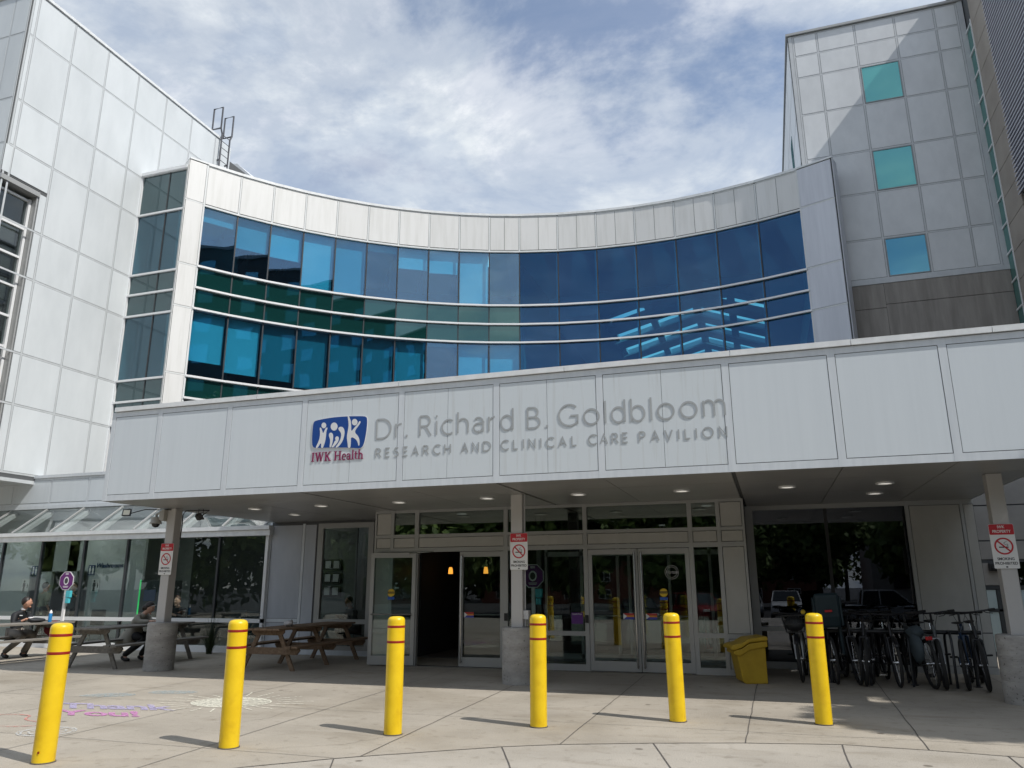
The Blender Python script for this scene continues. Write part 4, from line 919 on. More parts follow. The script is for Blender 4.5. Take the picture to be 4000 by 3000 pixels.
# serif wordmark built from strokes (unit cell: height 1)
def serif(txt, x0, z0, hgt, wtot):
    T, t_ = 0.16, 0.075
    G = {'I': (0.42, [('v', .21, 0, 1, T)], [(.03, .39, 0), (.03, .39, 1)], []),
         'W': (1.25, [], [(.0, .36, 1), (.45, .8, 1), (.95, 1.25, 1)], [((.17, 1), (.42, 0), T), ((.42, 0), (.62, 1), t_), ((.62, 1), (.86, 0), T), ((.86, 0), (1.08, 1), t_)]),
         'K': (0.92, [('v', .2, 0, 1, T)], [(.03, .38, 0), (.03, .38, 1), (.55, .92, 0), (.52, .88, 1)], [((.22, .42), (.70, 1), t_), ((.38, .58), (.74, 0), T)]),
         'H': (1.0, [('v', .2, 0, 1, T), ('v', .78, 0, 1, T)], [(.03, .38, 0), (.03, .38, 1), (.61, .96, 0), (.61, .96, 1)], [((.2, .52), (.78, .52), t_)]),
         'l': (0.34, [('v', .17, 0, 1.05, T*.85)], [(.02, .33, 0)], []),
         'h': (0.72, [('v', .16, 0, 1.05, T*.85), ('v', .55, 0, .5, T*.85)], [(.02, .30, 0), (.42, .70, 0)], [((.18, .5), (.34, .66), t_), ((.34, .66), (.55, .5), T*.8)]),
         't': (0.44, [('v', .19, .08, .86, T*.85)], [(.02, .42, .64)], [((.19, .08), (.38, .03), t_)]),
         'e': (0.58, [], [], 'e'), 'a': (0.62, [('v', .44, .06, .52, T*.8)], [(.40, .60, 0)], 'a'), ' ': (0.30, [], [], [])}
    tot = sum(G[c][0]+0.02 for c in txt); sc = wtot/tot; x = x0; q = MB()
    P = lambda u, v, d: (u, ZL-d, v)
    def bar(a, b, w_, d=(0.001, 0.010)):
        (ax, ay), (bx, by) = a, b; L = math.hypot(bx-ax, by-ay); nx, ny = -(by-ay)/L*w_/2, (bx-ax)/L*w_/2
        q.prism([(ax+nx, ay+ny), (bx+nx, by+ny), (bx-nx, by-ny), (ax-nx, ay-ny)], P, *d)
    for c in txt:
        w_, vs_, sf, dg = G[c]
        f = lambda u, v: (x+u*sc, z0+v*hgt)
        for (_, u, v0, v1, tt) in vs_: bar(f(u, v0), f(u, v1), tt*sc)
        for (u0, u1, v) in sf: bar(f(u0, v+(0.03 if v < .5 else -0.03)), f(u1, v+(0.03 if v < .5 else -0.03)), 0.065*hgt, (0.0015, 0.0105))
        if dg in ('e', 'a'):
            if dg == 'e':
                pts = [(.07+.23+.23*math.cos(rad(k)), .32+.33*math.sin(rad(k))) for k in range(0, 330, 24)]
                for a, b in zip(pts, pts[1:]): bar(f(*a), f(*b), 0.11*sc, (0.002, 0.0095))
                bar(f(.1, .34), f(.50, .34), 0.05*hgt, (0.0012, 0.0098))
            else:
                pts = [(.08, .52), (.18, .64), (.34, .64), (.44, .52)]
                for a, b in zip(pts, pts[1:]): bar(f(*a), f(*b), 0.10*sc, (0.002, 0.0095))
                pts = [(.25+.17*math.cos(rad(k)), .19+.17*math.sin(rad(k))) for k in range(0, 361, 30)]
                for a, b in zip(pts, pts[1:]): bar(f(*a), f(*b), 0.09*sc, (0.0012, 0.0092))
        else:
            for (a, b, tt) in dg: bar(f(*a), f(*b), tt*sc, (0.0008, 0.0102))
        x += (w_+0.02)*sc
    return q
wm = serif('IWK Health', -7.135, 3.545, 0.150, 0.98).build('sign_lettering', 'plum', None)
tag(wm, 'plum serif lettering reading IWK Health under the blue logo plate', 'lettering')

# ================= BOLLARDS =================
vary('bollard_yellow', (0.74, 0.49, 0.007), (0.82, 0.57, 0.014), (1, 1, 1), 4, 0.36, bump=0.04, bscale=90, speck=(6.0, 0.30, 0.44, (0.90, 0.86, 0.78)))
mat('band_red', (0.28, 0.008, 0.004), 0.5)
def bollard():
    t = thing('bollard', (0, 0, 0), '', 'bollard', 'yellow bollards along the pavement edge')
    prof = [(0.096, 0.004), (0.096, 1.160), (0.094, 1.178), (0.087, 1.195), (0.072, 1.207), (0.045, 1.214), (0.004, 1.216)]
    q = MB(); q.lathe(prof, (0, 0, 0), 40); q.build('sleeve', 'bollard_yellow', t, smooth=True)
    for z in (1.105, 0.945):
        q = MB(); q.lathe([(0.0963, z-0.013), (0.0972, z-0.011), (0.0972, z+0.011), (0.0963, z+0.013)], (0, 0, 0), 40, caps=False); q.build('red_band', 'band_red', t, smooth=True)
    q = MB(); q.lathe([(0.106, 0.0035), (0.104, 0.010), (0.1, 0.011)], (0, 0, 0), 32, caps=False); q.build('base_seal', 'joint_line', t)
    return t
b0 = bollard()
bl = [((-6.44, 5.86), 'leftmost yellow bollard, cut by the bottom edge, with a small rust hole near its foot', 'l'), ((-5.245, 6.915), 'yellow bollard before the chalk sun drawing, second from left', ''), ((-4.00, 8.01), 'yellow bollard standing before the open door leaf, third from left', ''),
      ((-2.63, 8.905), 'yellow bollard just right of the middle column', ''), ((-1.175, 9.72), 'yellow bollard in front of the closed double doors', ''), ((0.43, 10.00), 'rightmost yellow bollard, half shaded, in front of the basket bicycle', '')]
for i, (p_, l_, _) in enumerate(bl):
    if i == 0: b0.location = (*p_, 0); b0['label'] = l_
    else:
        c_ = copy_tree(b0, (*p_, 0), 0.7*i, l_); c_.rotation_euler = (rad((0, .5, -.4, .3, -.6, .4)[i]), rad((0, -.4, .5, .2, .5, -.3)[i]), 0.7*i)
q = MB(); q.lathe([(0.011, 0), (0.011, 0.004)], (0, 0, 0), 10, axis='y'); rh = q.build('rust_hole', 'band_red', None); rh.parent = b0; rh.location = (0.035, -0.0985, 0.10)

# ================= PICNIC TABLES =================
def wood(name, c1, c2): return vary(name, c1, c2, (9, 0.9, 9), 2.5, 0.8, bump=0.3, bscale=9, island=0.22, lo=0.3, hi=0.7)
wood('wood_grey', (0.155, 0.14, 0.12), (0.27, 0.25, 0.22)); wood('wood_brown', (0.165, 0.105, 0.064), (0.29, 0.20, 0.13))
def picnic(label, wd, L, frames, H=0.765):
    t = thing('picnic_table', (0, 0, 0), label, 'picnic table', 'long wooden picnic tables')
    q = MB()
    for k in range(5): x = -0.29+k*0.145; q.box(x-0.069, x+0.069, -L/2+random.uniform(-.01, .01), L/2+random.uniform(-.01, .01), H-0.038, H)
    q.build('tabletop', wd, t, bevel=0.004)
    for s_ in (-1, 1):
        q = MB()
        for k in (0, 1): x = s_*(0.55+k*0.145); q.box(x-0.069, x+0.069, -L/2+0.02*k, L/2-0.01*k, 0.417, 0.455)
        q.build('bench', wd, t, bevel=0.004)
    for y in frames:
        for s_ in (-1, 1):
            q = MB(); q.hexa([(s_*0.56-0.045, y-0.02, 0.0), (s_*0.56+0.045, y-0.02, 0.0), (s_*0.56+0.045, y+0.02, 0.0), (s_*0.56-0.045, y+0.02, 0.0)], [(s_*0.20-0.045, y-0.02, H-0.04), (s_*0.20+0.045, y-0.02, H-0.04), (s_*0.20+0.045, y+0.02, H-0.04), (s_*0.20-0.045, y+0.02, H-0.04)])
            q.build('leg', wd, t, bevel=0.003)
        yy = y-0.041 if y < 0 else y+0.041
        P = lambda a, b, c: (a, yy+c, b)
        q = MB(); q.prism([(-0.69, 0.417), (-0.75, 0.40) if False else (-0.72, 0.37), (-0.66, 0.29), (0.66, 0.29), (0.72, 0.37), (0.69, 0.417)], P, -0.02, 0.02); q.build('bench_beam', wd, t, bevel=0.003)
        q = MB(); q.prism([(-0.36, H-0.039), (-0.36, H-0.08), (-0.30, H-0.13), (0.30, H-0.13), (0.36, H-0.08), (0.36, H-0.039)], P, -0.02, 0.02); q.build('top_beam', wd, t, bevel=0.003)
    return t
t1 = picnic('sunlit grey picnic table at the far left where the man sits', 'wood_grey', 3.0, (-1.05, 1.05)); t1.location = (-15.88, 12.98, 0)
t2 = picnic('grey picnic table where the woman sits, partly behind the left column', 'wood_grey', 2.85, (-1.12, 1.12)); t2.location = (-12.80, 13.50, 0); t2.rotation_euler = (0, 0, rad(3.5))
t3 = picnic('brown picnic table in shade before the tall window, with a plastic bag on it', 'wood_brown', 2.85, (-1.2, 0, 1.2)); t3.location = (-9.20, 14.27, 0)
# things on the tables
mat('bottle_blue', (0.03, 0.22, 0.50), 0.3); mat('bag_black', (0.015, 0.017, 0.02), 0.6); mat('bag_red', (0.16, 0.008, 0.02), 0.7); mat('paper', (0.7, 0.7, 0.72), 0.5); mat('pinkish', (0.45, 0.18, 0.22), 0.5); mat('box_teal', (0.05, 0.30, 0.36), 0.4)
bt = thing('water_bottle', (-15.72, 13.95, 0.765), 'blue water bottle with white lid standing on the far left picnic table', 'bottle')
q = MB(); q.lathe([(0.036, 0.767), (0.038, 0.78), (0.038, 0.94), (0.032, 0.955)], (-15.72, 13.95, 0), 20); q.build('flask', 'bottle_blue', bt, smooth=True)
q = MB(); q.lathe([(0.034, 0.956), (0.034, 0.985), (0.02, 1.005), (0.012, 1.03)], (-15.72, 13.95, 0), 16); q.build('lid', 'white', bt, smooth=True)
def lump(name, c, r, m_, par=None, seed=1, amp=0.18, sub=3, flat=None):
    rnd = random.Random(seed); bm = bmesh.new(); bmesh.ops.create_icosphere(bm, subdivisions=sub, radius=1)
    ph = [rnd.uniform(0, 6) for _ in range(6)]
    o3 = OFF.get(par.name, Vector()) if par else Vector()
    for v in bm.verts:
        p_ = v.co.copy(); n_ = 1+amp*(math.sin(3*p_.x+ph[0])*math.sin(2.6*p_.y+ph[1])+0.6*math.sin(6*p_.z+ph[2])*math.sin(5*p_.x+ph[3]))
        v.co = Vector((p_.x*r[0]*n_+c[0], p_.y*r[1]*n_+c[1], p_.z*r[2]*n_+c[2]))
        if flat is not None: v.co.z = max(v.co.z, flat)
        v.co -= o3
    me = bpy.data.meshes.new(name); bm.to_mesh(me); bm.free(); me.materials.append(M[m_]); me.polygons.foreach_set('use_smooth', [True]*len(me.polygons))
    o = bpy.data.objects.new(name, me); COL.objects.link(o); OFF[o.name] = o3
    if par: o.parent = par
    return o
tag(lump('lunch_bag', (-15.83, 13.72, 0.815), (0.10, 0.20, 0.055), 'bag_black', None, 3, 0.12, flat=0.767), 'black soft lunch bag lying on the far left table beside the bottle', 'bag')
tag(lump('backpack', (-15.90, 14.25, 0.60), (0.14, 0.22, 0.17), 'bag_red', None, 5, 0.1), 'dark red backpack on the bench under the far left table', 'backpack')
tag(lump('plastic_bag', (-9.16, 13.62, 0.825), (0.075, 0.085, 0.065), 'paper', None, 8, 0.3, flat=0.767), 'crumpled clear plastic bag standing on the brown picnic table', 'bag')

# ================= SECURITY CAMERA, FLOODLIGHTS =================
vary('cam_grey', (0.36, 0.35, 0.32), (0.40, 0.39, 0.36), (1, 1, 1), 5, 0.5)
sc = thing('security_camera', (-11.47, 12.40, 2.8), 'grey dome security camera on a bracket at the top of the left column', 'security camera')
q = MB(); q.box(-11.42, -11.345, 12.34, 12.52, 2.80, 3.02); q.box(-11.475, -11.42, 12.35, 12.50, 2.82, 3.0); q.build('junction_box', 'cam_grey', sc, bevel=0.006)
q = MB(); q.tube([(-11.47, 12.42, 2.93), (-11.54, 12.42, 2.965), (-11.60, 12.42, 2.94), (-11.60, 12.42, 2.88)], 0.026, 10); q.build('arm', 'cam_grey', sc, smooth=True)
q = MB(); q.lathe([(0.06, 2.885), (0.095, 2.875), (0.10, 2.80), (0.118, 2.765), (0.115, 2.755), (0.08, 2.755)], (-11.60, 12.42, 0), 28); q.build('housing', 'cam_grey', sc, smooth=True)
mat('dome_black', (0.008, 0.008, 0.01), 0.08)
q = MB(); q.lathe([(0.078, 2.757), (0.076, 2.735), (0.062, 2.705), (0.035, 2.685), (0.003, 2.68)], (-11.60, 12.42, 0), 24); q.build('dome', 'dome_black', sc, smooth=True)
mat('flood_lens', (0.72, 0.70, 0.58), 0.25)
def flood(c, ang, tilt, label, lens):
    t = thing('floodlight', c, label, 'floodlight', 'small black floodlights under the canopy')
    R_ = Matrix.Rotation(ang, 4, 'Z') @ Matrix.Rotation(tilt, 4, 'X')
    T_ = Matrix.Translation(c) @ R_
    q = MB(); q.hexa([(-.08, .0, -.065), (.08, .0, -.065), (.06, .055, -.05), (-.06, .055, -.05)], [(-.08, .0, .065), (.08, .0, .065), (.06, .055, .05), (-.06, .055, .05)]); q.box(-.085, .085, -0.02, 0, -.07, .07); q.xf(T_); q.build('housing', 'black', t)
    q = MB(); q.box(-.062, .062, -0.024, -0.020, -.05, .05); q.xf(T_); q.build('lens', lens, t)
    q = MB(); q.tube([(c[0]-.055, c[1]+.02, c[2]), (c[0]-.055, c[1]+.02, 3.03), (c[0]+.055, c[1]+.02, 3.03), (c[0]+.055, c[1]+.02, c[2])], 0.007, 6); q.build('bracket', 'black', t)
flood((-12.02, 12.08, 2.955), rad(20), rad(-15), 'black floodlight with pale lens hanging left of the dome camera', 'flood_lens')
flood((-10.70, 12.60, 2.88), rad(160), rad(-35), 'black floodlight turned away, hanging right of the left column', 'flood_lens')
def cable(pts, label):
    o = MB().tube(pts, 0.011, 6).build('cable', 'black', None, smooth=True); tag(o, label, 'cable', 'black cables under the canopy')
cable([(-11.96, 12.1, 2.94), (-11.80, 12.2, 3.0), (-11.72, 12.24, 3.025), (-11.5, 12.34, 3.02), (-11.25, 12.41, 3.02)], 'black cable running from the column top to the pale-lensed floodlight')
cable([(-11.14, 12.62, 2.45), (-11.125, 12.62, 2.7), (-11.13, 12.62, 2.93), (-11.05, 12.6, 3.01), (-10.8, 12.6, 3.0), (-10.50, 12.62, 3.0), (-10.6, 12.62, 2.94), (-10.66, 12.62, 2.90)], 'black cable looping from the column to the turned-away floodlight')

# ================= YELLOW GRIT BIN =================
vary('bin_yellow', (0.42, 0.27, 0.012), (0.52, 0.34, 0.02), (1, 1, 1), 3, 0.5, speck=(4, 0.28, 0.4, (0.85, 0.8, 0.7)))
gb = thing('grit_bin', (-0.40, 13.80, 0), 'yellow plastic grit bin with sloping lid beside the glass doors', 'grit bin')
D_ = Vector((-0.945, -0.325, 0)); W_ = Vector((-0.26, 0.965, 0)); O_ = Vector((-0.20, 13.63, 0))
def GP(a, b, c): v = O_+D_*a+W_*c; return (v.x, v.y, b)
body = [(0.0, 0.0), (0.335, 0.0), (0.375, 0.03), (0.44, 0.40), (0.47, 0.43), (0.47, 0.44) if False else (0.475, 0.46), (0.34, 0.455), (0.27, 0.50), (0.0, 0.555)]
q = MB(); q.prism([(0.0, 0.0), (0.33, 0.0), (0.365, 0.03), (0.435, 0.44), (0.36, 0.44), (0.25, 0.505), (0.0, 0.56)], GP, 0.015, 0.485); q.build('body', 'bin_yellow', gb, bevel=0.012)
q = MB(); q.prism([(-0.03, 0.515), (-0.03, 0.60), (0.24, 0.565), (0.36, 0.49), (0.47, 0.47), (0.485, 0.42), (0.40, 0.385), (0.36, 0.40), (0.25, 0.47)], GP, -0.01, 0.51); q.build('rim', 'bin_yellow', gb, bevel=0.012)
q = MB(); q.prism([(-0.035, 0.607), (-0.035, 0.655), (-0.01, 0.665), (0.24, 0.635), (0.36, 0.57), (0.49, 0.545), (0.53, 0.50), (0.515, 0.475), (0.46, 0.475), (0.37, 0.50), (0.25, 0.575)], GP, -0.03, 0.53); q.build('lid', 'bin_yellow', gb, bevel=0.016)

gb.scale = (1.09, 1.09, 1.09)
# ================= BIKE RACK AND BICYCLES =================
mat('rack_black', (0.02, 0.022, 0.026), 0.35)
rk = thing('bike_rack', (1.9, 14.1, 0), 'black tubular bicycle rack with one long top rail', 'bike rack')
q = MB(); q.tube([(0.55, 14.10, 0.80), (3.02, 14.10, 0.80)], 0.032, 12); q.build('rail', 'rack_black', rk, smooth=True)
for x in (0.8, 2.0, 2.88):
    q = MB(); q.tube([(x, 14.10, 0.003), (x, 14.10, 0.79)], 0.028, 10); q.lathe([(0.06, 0.003), (0.06, 0.012)], (x, 14.10, 0), 12); q.build('post', 'rack_black', rk, smooth=True)
for x in (1.35, 1.95, 2.55):
    q = MB(); q.tube([(x, 13.85, 0.003), (x, 13.85, 0.70), (x, 13.93, 0.80), (x, 14.27, 0.80), (x, 14.35, 0.70), (x, 14.35, 0.003)], 0.02, 8); q.build('hoop', 'rack_black', rk, smooth=True)
mat('tyre', (0.018, 0.018, 0.019), 0.75); mat('rim_dark', (0.05, 0.05, 0.055), 0.35, 0.6); mat('chrome', (0.6, 0.6, 0.6), 0.2, 0.9); mat('lamp_red', (0.45, 0.01, 0.015), 0.25)
mat('bike_black', (0.015, 0.015, 0.018), 0.35); mat('bike_blue', (0.02, 0.05, 0.11), 0.3); mat('bike_grey', (0.12, 0.13, 0.14), 0.35); mat('bike_silver', (0.40, 0.41, 0.42), 0.3, 0.5); mat('child_teal', (0.008, 0.025, 0.035), 0.6); mat('pannier', (0.05, 0.07, 0.085), 0.8); mat('saddle_black', (0.014, 0.014, 0.014), 0.6)
def ring(cx_, cz, R, r, n=36, m=8):
    q = MB(); q.tube([(cx_+R*math.cos(2*math.pi*k/n), 0, cz+R*math.sin(2*math.pi*k/n)) for k in range(n)], r, m, closed=True); return q
WR = 0.325
def bike(frame, fork='bike_black', label='', basket=False, child=False, bag=False, fender=False, tail=False, fat=0.022, riser=0.05):
    t = thing('bicycle', (0, 0, 0), label, 'bicycle', 'bicycles parked at the rack')
    fx, rx = 0.52, -0.50; ax = WR+fat*0.5
    for cx_ in (fx, rx):
        w_ = ring(cx_, ax, WR-fat*0.6, fat).build('wheel', 'tyre', t, smooth=True)
        q = ring(cx_, ax, WR-fat*1.6, 0.009, 30, 6); q.build('rim', 'rim_dark' if not basket else 'chrome', w_, smooth=True)
        q = MB()
        for k in range(20):
            a = 2*math.pi*k/20; sgn = 0.025*(1 if k % 2 else -1)
            q.beam((cx_, sgn, ax), (cx_+(WR-fat*1.6)*math.cos(a), 0, ax+(WR-fat*1.6)*math.sin(a)), 0.0026, 0.0026, (0, 1, 0))
        q.tube([(cx_, -0.05, ax), (cx_, 0.05, ax)], 0.018, 8); q.build('spokes', 'chrome', w_)
    bb_ = (-0.06, 0, 0.27); st_ = (-0.20, 0, 0.74); ht = (0.36, 0, 0.80); hb = (0.40, 0, 0.68)
    q = MB(); q.tube([bb_, st_], 0.017, 10); q.tube([st_, ht], 0.018, 10); q.tube([bb_, hb], 0.023, 10); q.tube([hb, (0.345, 0, 0.84)], 0.024, 10)
    for s_ in (-1, 1):
        q.tube([bb_, (rx, s_*0.055, ax)], [0.014, 0.009], 8); q.tube([(st_[0], s_*0.02, st_[2]-0.05), (rx, s_*0.055, ax)], [0.010, 0.008], 8)
    q.build('frame', frame, t, smooth=True)
    q = MB(); q.tube([(hb[0], -0.05, hb[2]-0.02), (hb[0], 0.05, hb[2]-0.02)], 0.02, 8)
    for s_ in (-1, 1): q.tube([(hb[0]+0.005, s_*0.052, hb[2]-0.02), (0.47, s_*0.055, 0.48), (fx, s_*0.052, ax)], [0.019, 0.016, 0.010], 8)
    q.build('fork', fork, t, smooth=True)
    hz_ = 0.93+riser; q = MB(); q.tube([(0.345, 0, 0.84), (0.335, 0, 0.90), (0.38, 0, hz_)], 0.016, 8)
    q.tube([(0.30, -0.30, hz_+0.015), (0.345, -0.18, hz_+0.01), (0.385, -0.05, hz_), (0.385, 0.05, hz_), (0.345, 0.18, hz_+0.01), (0.30, 0.30, hz_+0.015)], 0.012, 8)
    hbar = q.build('handlebar', 'bike_black', t, smooth=True)
    q = MB()
    for s_ in (-1, 1): q.tube([(0.325, s_*0.23, hz_+0.012), (0.298, s_*0.315, hz_+0.016)], 0.018, 8); q.tube([(0.37, s_*0.17, hz_), (0.42, s_*0.20, hz_-0.02), (0.41, s_*0.27, hz_-0.03)], 0.006, 5); q.tube([(0.38, s_*0.10, hz_), (0.47, s_*0.08, hz_-0.02), (0.46, s_*0.03, hz_-0.15), (0.41, s_*0.02, 0.7)], 0.0035, 5)
    q.build('grips', 'saddle_black', hbar, smooth=True)
    q = MB(); q.tube([st_, (-0.225, 0, 0.86)], 0.013, 8); q.build('seat_post', 'chrome', t, smooth=True)
    q = MB()
    sec = [(-0.36, 0.072, 0.885, 0.02), (-0.33, 0.080, 0.895, 0.03), (-0.26, 0.065, 0.89, 0.035), (-0.18, 0.03, 0.885, 0.03), (-0.09, 0.016, 0.875, 0.02), (-0.07, 0.008, 0.868, 0.012)]
    vs_ = []
    for (x_, hw, z_, th_) in sec:
        for k in range(10): a = 2*math.pi*k/10; vs_.append((x_, hw*math.cos(a), z_-th_/2+th_/2*math.sin(a)))
    q.add(vs_, [(i*10+j, i*10+(j+1) % 10, (i+1)*10+(j+1) % 10, (i+1)*10+j) for i in range(5) for j in range(10)]+[tuple(range(10)), tuple(50+j for j in range(9, -1, -1))]); q.build('saddle', 'saddle_black', t, smooth=True)
    q = MB(); q.tube([(-0.06+0.085*math.cos(2*math.pi*k/20), -0.05, 0.27+0.085*math.sin(2*math.pi*k/20)) for k in range(20)], 0.006, 5, closed=True)
    q.tube([(-0.06, -0.08, 0.27), (0.03, -0.085, 0.13)], 0.009, 6); q.tube([(-0.06, 0.08, 0.27), (-0.15, 0.085, 0.41)], 0.009, 6); q.tube([(-0.06, -0.08, 0.27), (-0.06, 0.08, 0.27)], 0.012, 6)
    q.tube([(-0.06, -0.05, 0.355), (rx, -0.05, ax+0.035)], 0.004, 4); q.tube([(-0.06, -0.05, 0.185), (rx, -0.05, ax-0.035)], 0.004, 4)
    cr = q.build('crankset', 'rim_dark', t)
    q = MB(); q.box(-0.015, 0.075, -0.185, -0.09, 0.118, 0.140); q.box(-0.195, -0.105, 0.09, 0.185, 0.398, 0.420); q.build('pedals', 'saddle_black' if not fender else 'chrome', cr)
    if fender:
        for cx_, a0, a1 in ((fx, 40, 190), (rx, 0, 175)):
            q = MB(); R = WR+0.035; pts = [(cx_+R*math.cos(rad(a)), ax+R*math.sin(rad(a))) for a in range(a0, a1+1, 9)]
            vs_ = []
            for (x_, z_) in pts:
                d_ = Vector((x_-cx_, z_-ax)).normalized(); vs_ += [(x_-d_.x*.015, -0.032, z_-d_.y*.015), (x_, -0.012, z_), (x_, 0.012, z_), (x_-d_.x*.015, 0.032, z_-d_.y*.015)]
            q.add(vs_, [(i*4+j, i*4+j+1, i*4+j+5, i*4+j+4) for i in range(len(pts)-1) for j in range(3)]); f_ = q.build('mudguard', 'bike_black', t, smooth=True)
            so2 = f_.modifiers.new('thick', 'SOLIDIFY'); so2.thickness = 0.003
    if tail or bag:
        q = MB()
        for s_ in (-1, 1): q.tube([(rx, s_*0.06, ax), (-0.52, s_*0.06, 0.72), (-0.22, s_*0.06, 0.72)], 0.006, 6)
        q.box(-0.66, -0.24, -0.065, 0.065, 0.715, 0.727); q.build('carrier', 'rack_black', t)
        q = MB(); q.box(-0.685, -0.66, -0.045, 0.045, 0.66, 0.71); q.build('tail_light', 'lamp_red', t, bevel=0.008)
    if bag:
        lump('pannier_bag', (-0.50, 0.13, 0.56), (0.19, 0.075, 0.20), 'pannier', t, 4, 0.08); lump('pannier_bag', (-0.45, 0.10, 0.76), (0.17, 0.10, 0.09), 'pannier', t, 9, 0.15)
    if basket:
        q = MB(); zb, zt = 0.72, 0.96
        for z_, e in ((zt, 0.0), ((zb+zt)/2, 0.02), (zb, 0.045)):
            q.tube([(0.44+e, -0.17+e, z_), (0.72-e, -0.17+e, z_), (0.72-e, 0.17-e, z_), (0.44+e, 0.17-e, z_)], 0.005 if z_ < zt else 0.008, 5, closed=True)
        for k in range(9):
            u = k/8
            q.tube([(0.44+.28*u, -0.17, zt), (0.485+.19*u, -0.125, zb)], 0.0028, 4); q.tube([(0.44+.28*u, 0.17, zt), (0.485+.19*u, 0.125, zb)], 0.0028, 4)
            q.tube([(0.72, -0.17+.34*u, zt), (0.675, -0.125+.25*u, zb)], 0.0028, 4); q.tube([(0.485, -0.125+.25*u, zb), (0.675, -0.125+.25*u, zb)], 0.0028, 4)
        q.build('basket', 'rack_black', t)
        lump('basket_liner', (0.58, 0, 0.84), (0.13, 0.15, 0.11), 'bag_black', t, 2, 0.08)
        q = MB(); q.lathe([(0.03, 0.0), (0.036, 0.02), (0.03, 0.05)], (0, 0, 0), 14, axis='x'); q.xf(Matrix.Translation((0.47, 0.14, 1.0))); q.build('headlamp', 'sticker_yellow', t)
    if child:
        P = lambda a, b, c: (a, c, b)
        q = MB(); q.prism([(-0.62, 0.80), (-0.30, 0.78), (-0.28, 0.90), (-0.52, 0.90), (-0.60, 1.22), (-0.66, 1.30), (-0.71, 1.26), (-0.68, 0.95)], P, -0.17, 0.17); q.build('child_seat', 'child_teal', t, bevel=0.035)
        for s_ in (-1, 1):
            q = MB(); q.prism([(-0.66, 0.82), (-0.28, 0.80), (-0.26, 0.98), (-0.5, 1.02), (-0.60, 1.24), (-0.68, 1.22)], P, s_*0.17, s_*0.20); q.build('seat_side', 'child_teal', t, bevel=0.01)
            q = MB(); q.box(-0.38, -0.27, s_*0.15, s_*0.19, 0.40, 0.80); q.build('foot_guard', 'child_teal', t, bevel=0.01)
        q = MB(); q.box(-0.735, -0.71, -0.05, 0.05, 1.02, 1.05); q.build('tail_light', 'lamp_red', t)
    return t
def put(o, x, y, deg, lean=0):
    o.scale = (1.09, 1.09, 1.09); o.location = (x, y, 0); o.rotation_euler = (rad(lean), 0, rad(deg))
# front wheel toward camera: deg about -90
put(bike('bike_silver', 'bike_silver', 'silver-forked bicycle with a black wire front basket, leftmost at the rack', basket=True, fender=True), 0.40, 14.52, -95, 3)
put(bike('bike_black', label='bicycle with a dark teal child seat, directly behind the rightmost bollard', child=True), 0.82, 14.38, 94, -3)
b3 = bike('bike_black', label='plain black bicycle between the child-seat bicycle and the rack post', fat=0.024); put(b3, 1.13, 14.42, -84, 4)
b4 = copy_tree(b3, (1.30, 14.30, 0), rad(-93), 'black bicycle fourth from the left with its wheel well forward'); b4.rotation_euler = (rad(-3), 0, rad(-93))
put(bike('bike_black', label='black bicycle with a mudguard over its front wheel in the middle of the row', fender=True), 1.72, 14.25, -88, 2)
b6 = copy_tree(b3, (1.50, 14.62, 0), rad(80), 'black bicycle pushed farther back, half hidden in the middle of the row')
put(bike('bike_grey', label='bicycle loaded with grey pannier bags and a red tail light', bag=True, tail=True), 2.14, 14.18, 97, -4)
put(bike('bike_grey', 'bike_silver', 'mountain bicycle with wide handlebar right of the pannier bicycle', fat=0.028, riser=0.08), 2.42, 14.20, -96, 4)
put(bike('bike_blue', 'bike_blue', 'blue-framed bicycle facing the wall, second from right at the rack', fat=0.026), 2.80, 14.18, 76, -3)
put(bike('bike_black', label='rightmost black bicycle close to the right column base', fat=0.026, riser=0.10), 2.99, 14.12, -98, 5)

# ================= ROOF LADDER, LOUVRED UNIT =================
mat('ladder_grey', (0.07, 0.073, 0.085), 0.5)
la = thing('roof_ladder', (-20.72, 23.6, 16.5), 'grey steel roof ladder with two raised square hand loops', 'ladder')
q = MB(); XA = -20.60
def yz(y, z): return (XA, y, z)
ys = (23.30, 23.80)
for yv in ys: q.tube([yz(yv, 16.3), yz(yv, 20.15)], 0.034, 8)
q.build('rails', 'ladder_grey', la, smooth=True)
q = MB()
for k in range(13): q.tube([yz(ys[0], 16.5+k*0.3), yz(ys[1], 16.5+k*0.3)], 0.014, 6)
q.build('rungs', 'ladder_grey', la, smooth=True)
for yv, dy in ((ys[0], -0.10), (ys[1], 0.10)):
    q = MB(); q.tube([yz(yv, 20.12), yz(yv+dy, 20.35), yz(yv+dy, 21.35), (XA-0.45, yv+dy, 21.35), (XA-0.45, yv+dy, 20.35), yz(yv+dy, 20.35)], 0.036, 8); q.build('hand_loop', 'ladder_grey', la, smooth=True)
q = MB(); q.beam((XA, 23.30, 18.9), (XL, 23.30, 18.9), 0.05, 0.05); q.beam((XA, 23.80, 18.9), (XL, 23.80, 18.9), 0.05, 0.05); q.build('bracket', 'ladder_grey', la)
hv = thing('rooftop_unit', (-20.3, 26, 16.5), 'pale louvred rooftop unit beyond the curved parapet beside the ladder', 'air handler')
q = MB(); q.hexa([(-22.25, 26, 16.3), (-17.5, 26, 16.3), (-17.5, 28.5, 16.3), (-22.25, 28.5, 16.3)], [(-22.25, 26, 20.55), (-21.95, 26, 20.5), (-21.95, 28.5, 20.5), (-22.25, 28.5, 20.55)]); q.build('housing', 'panel_tower', hv)
q = MB()
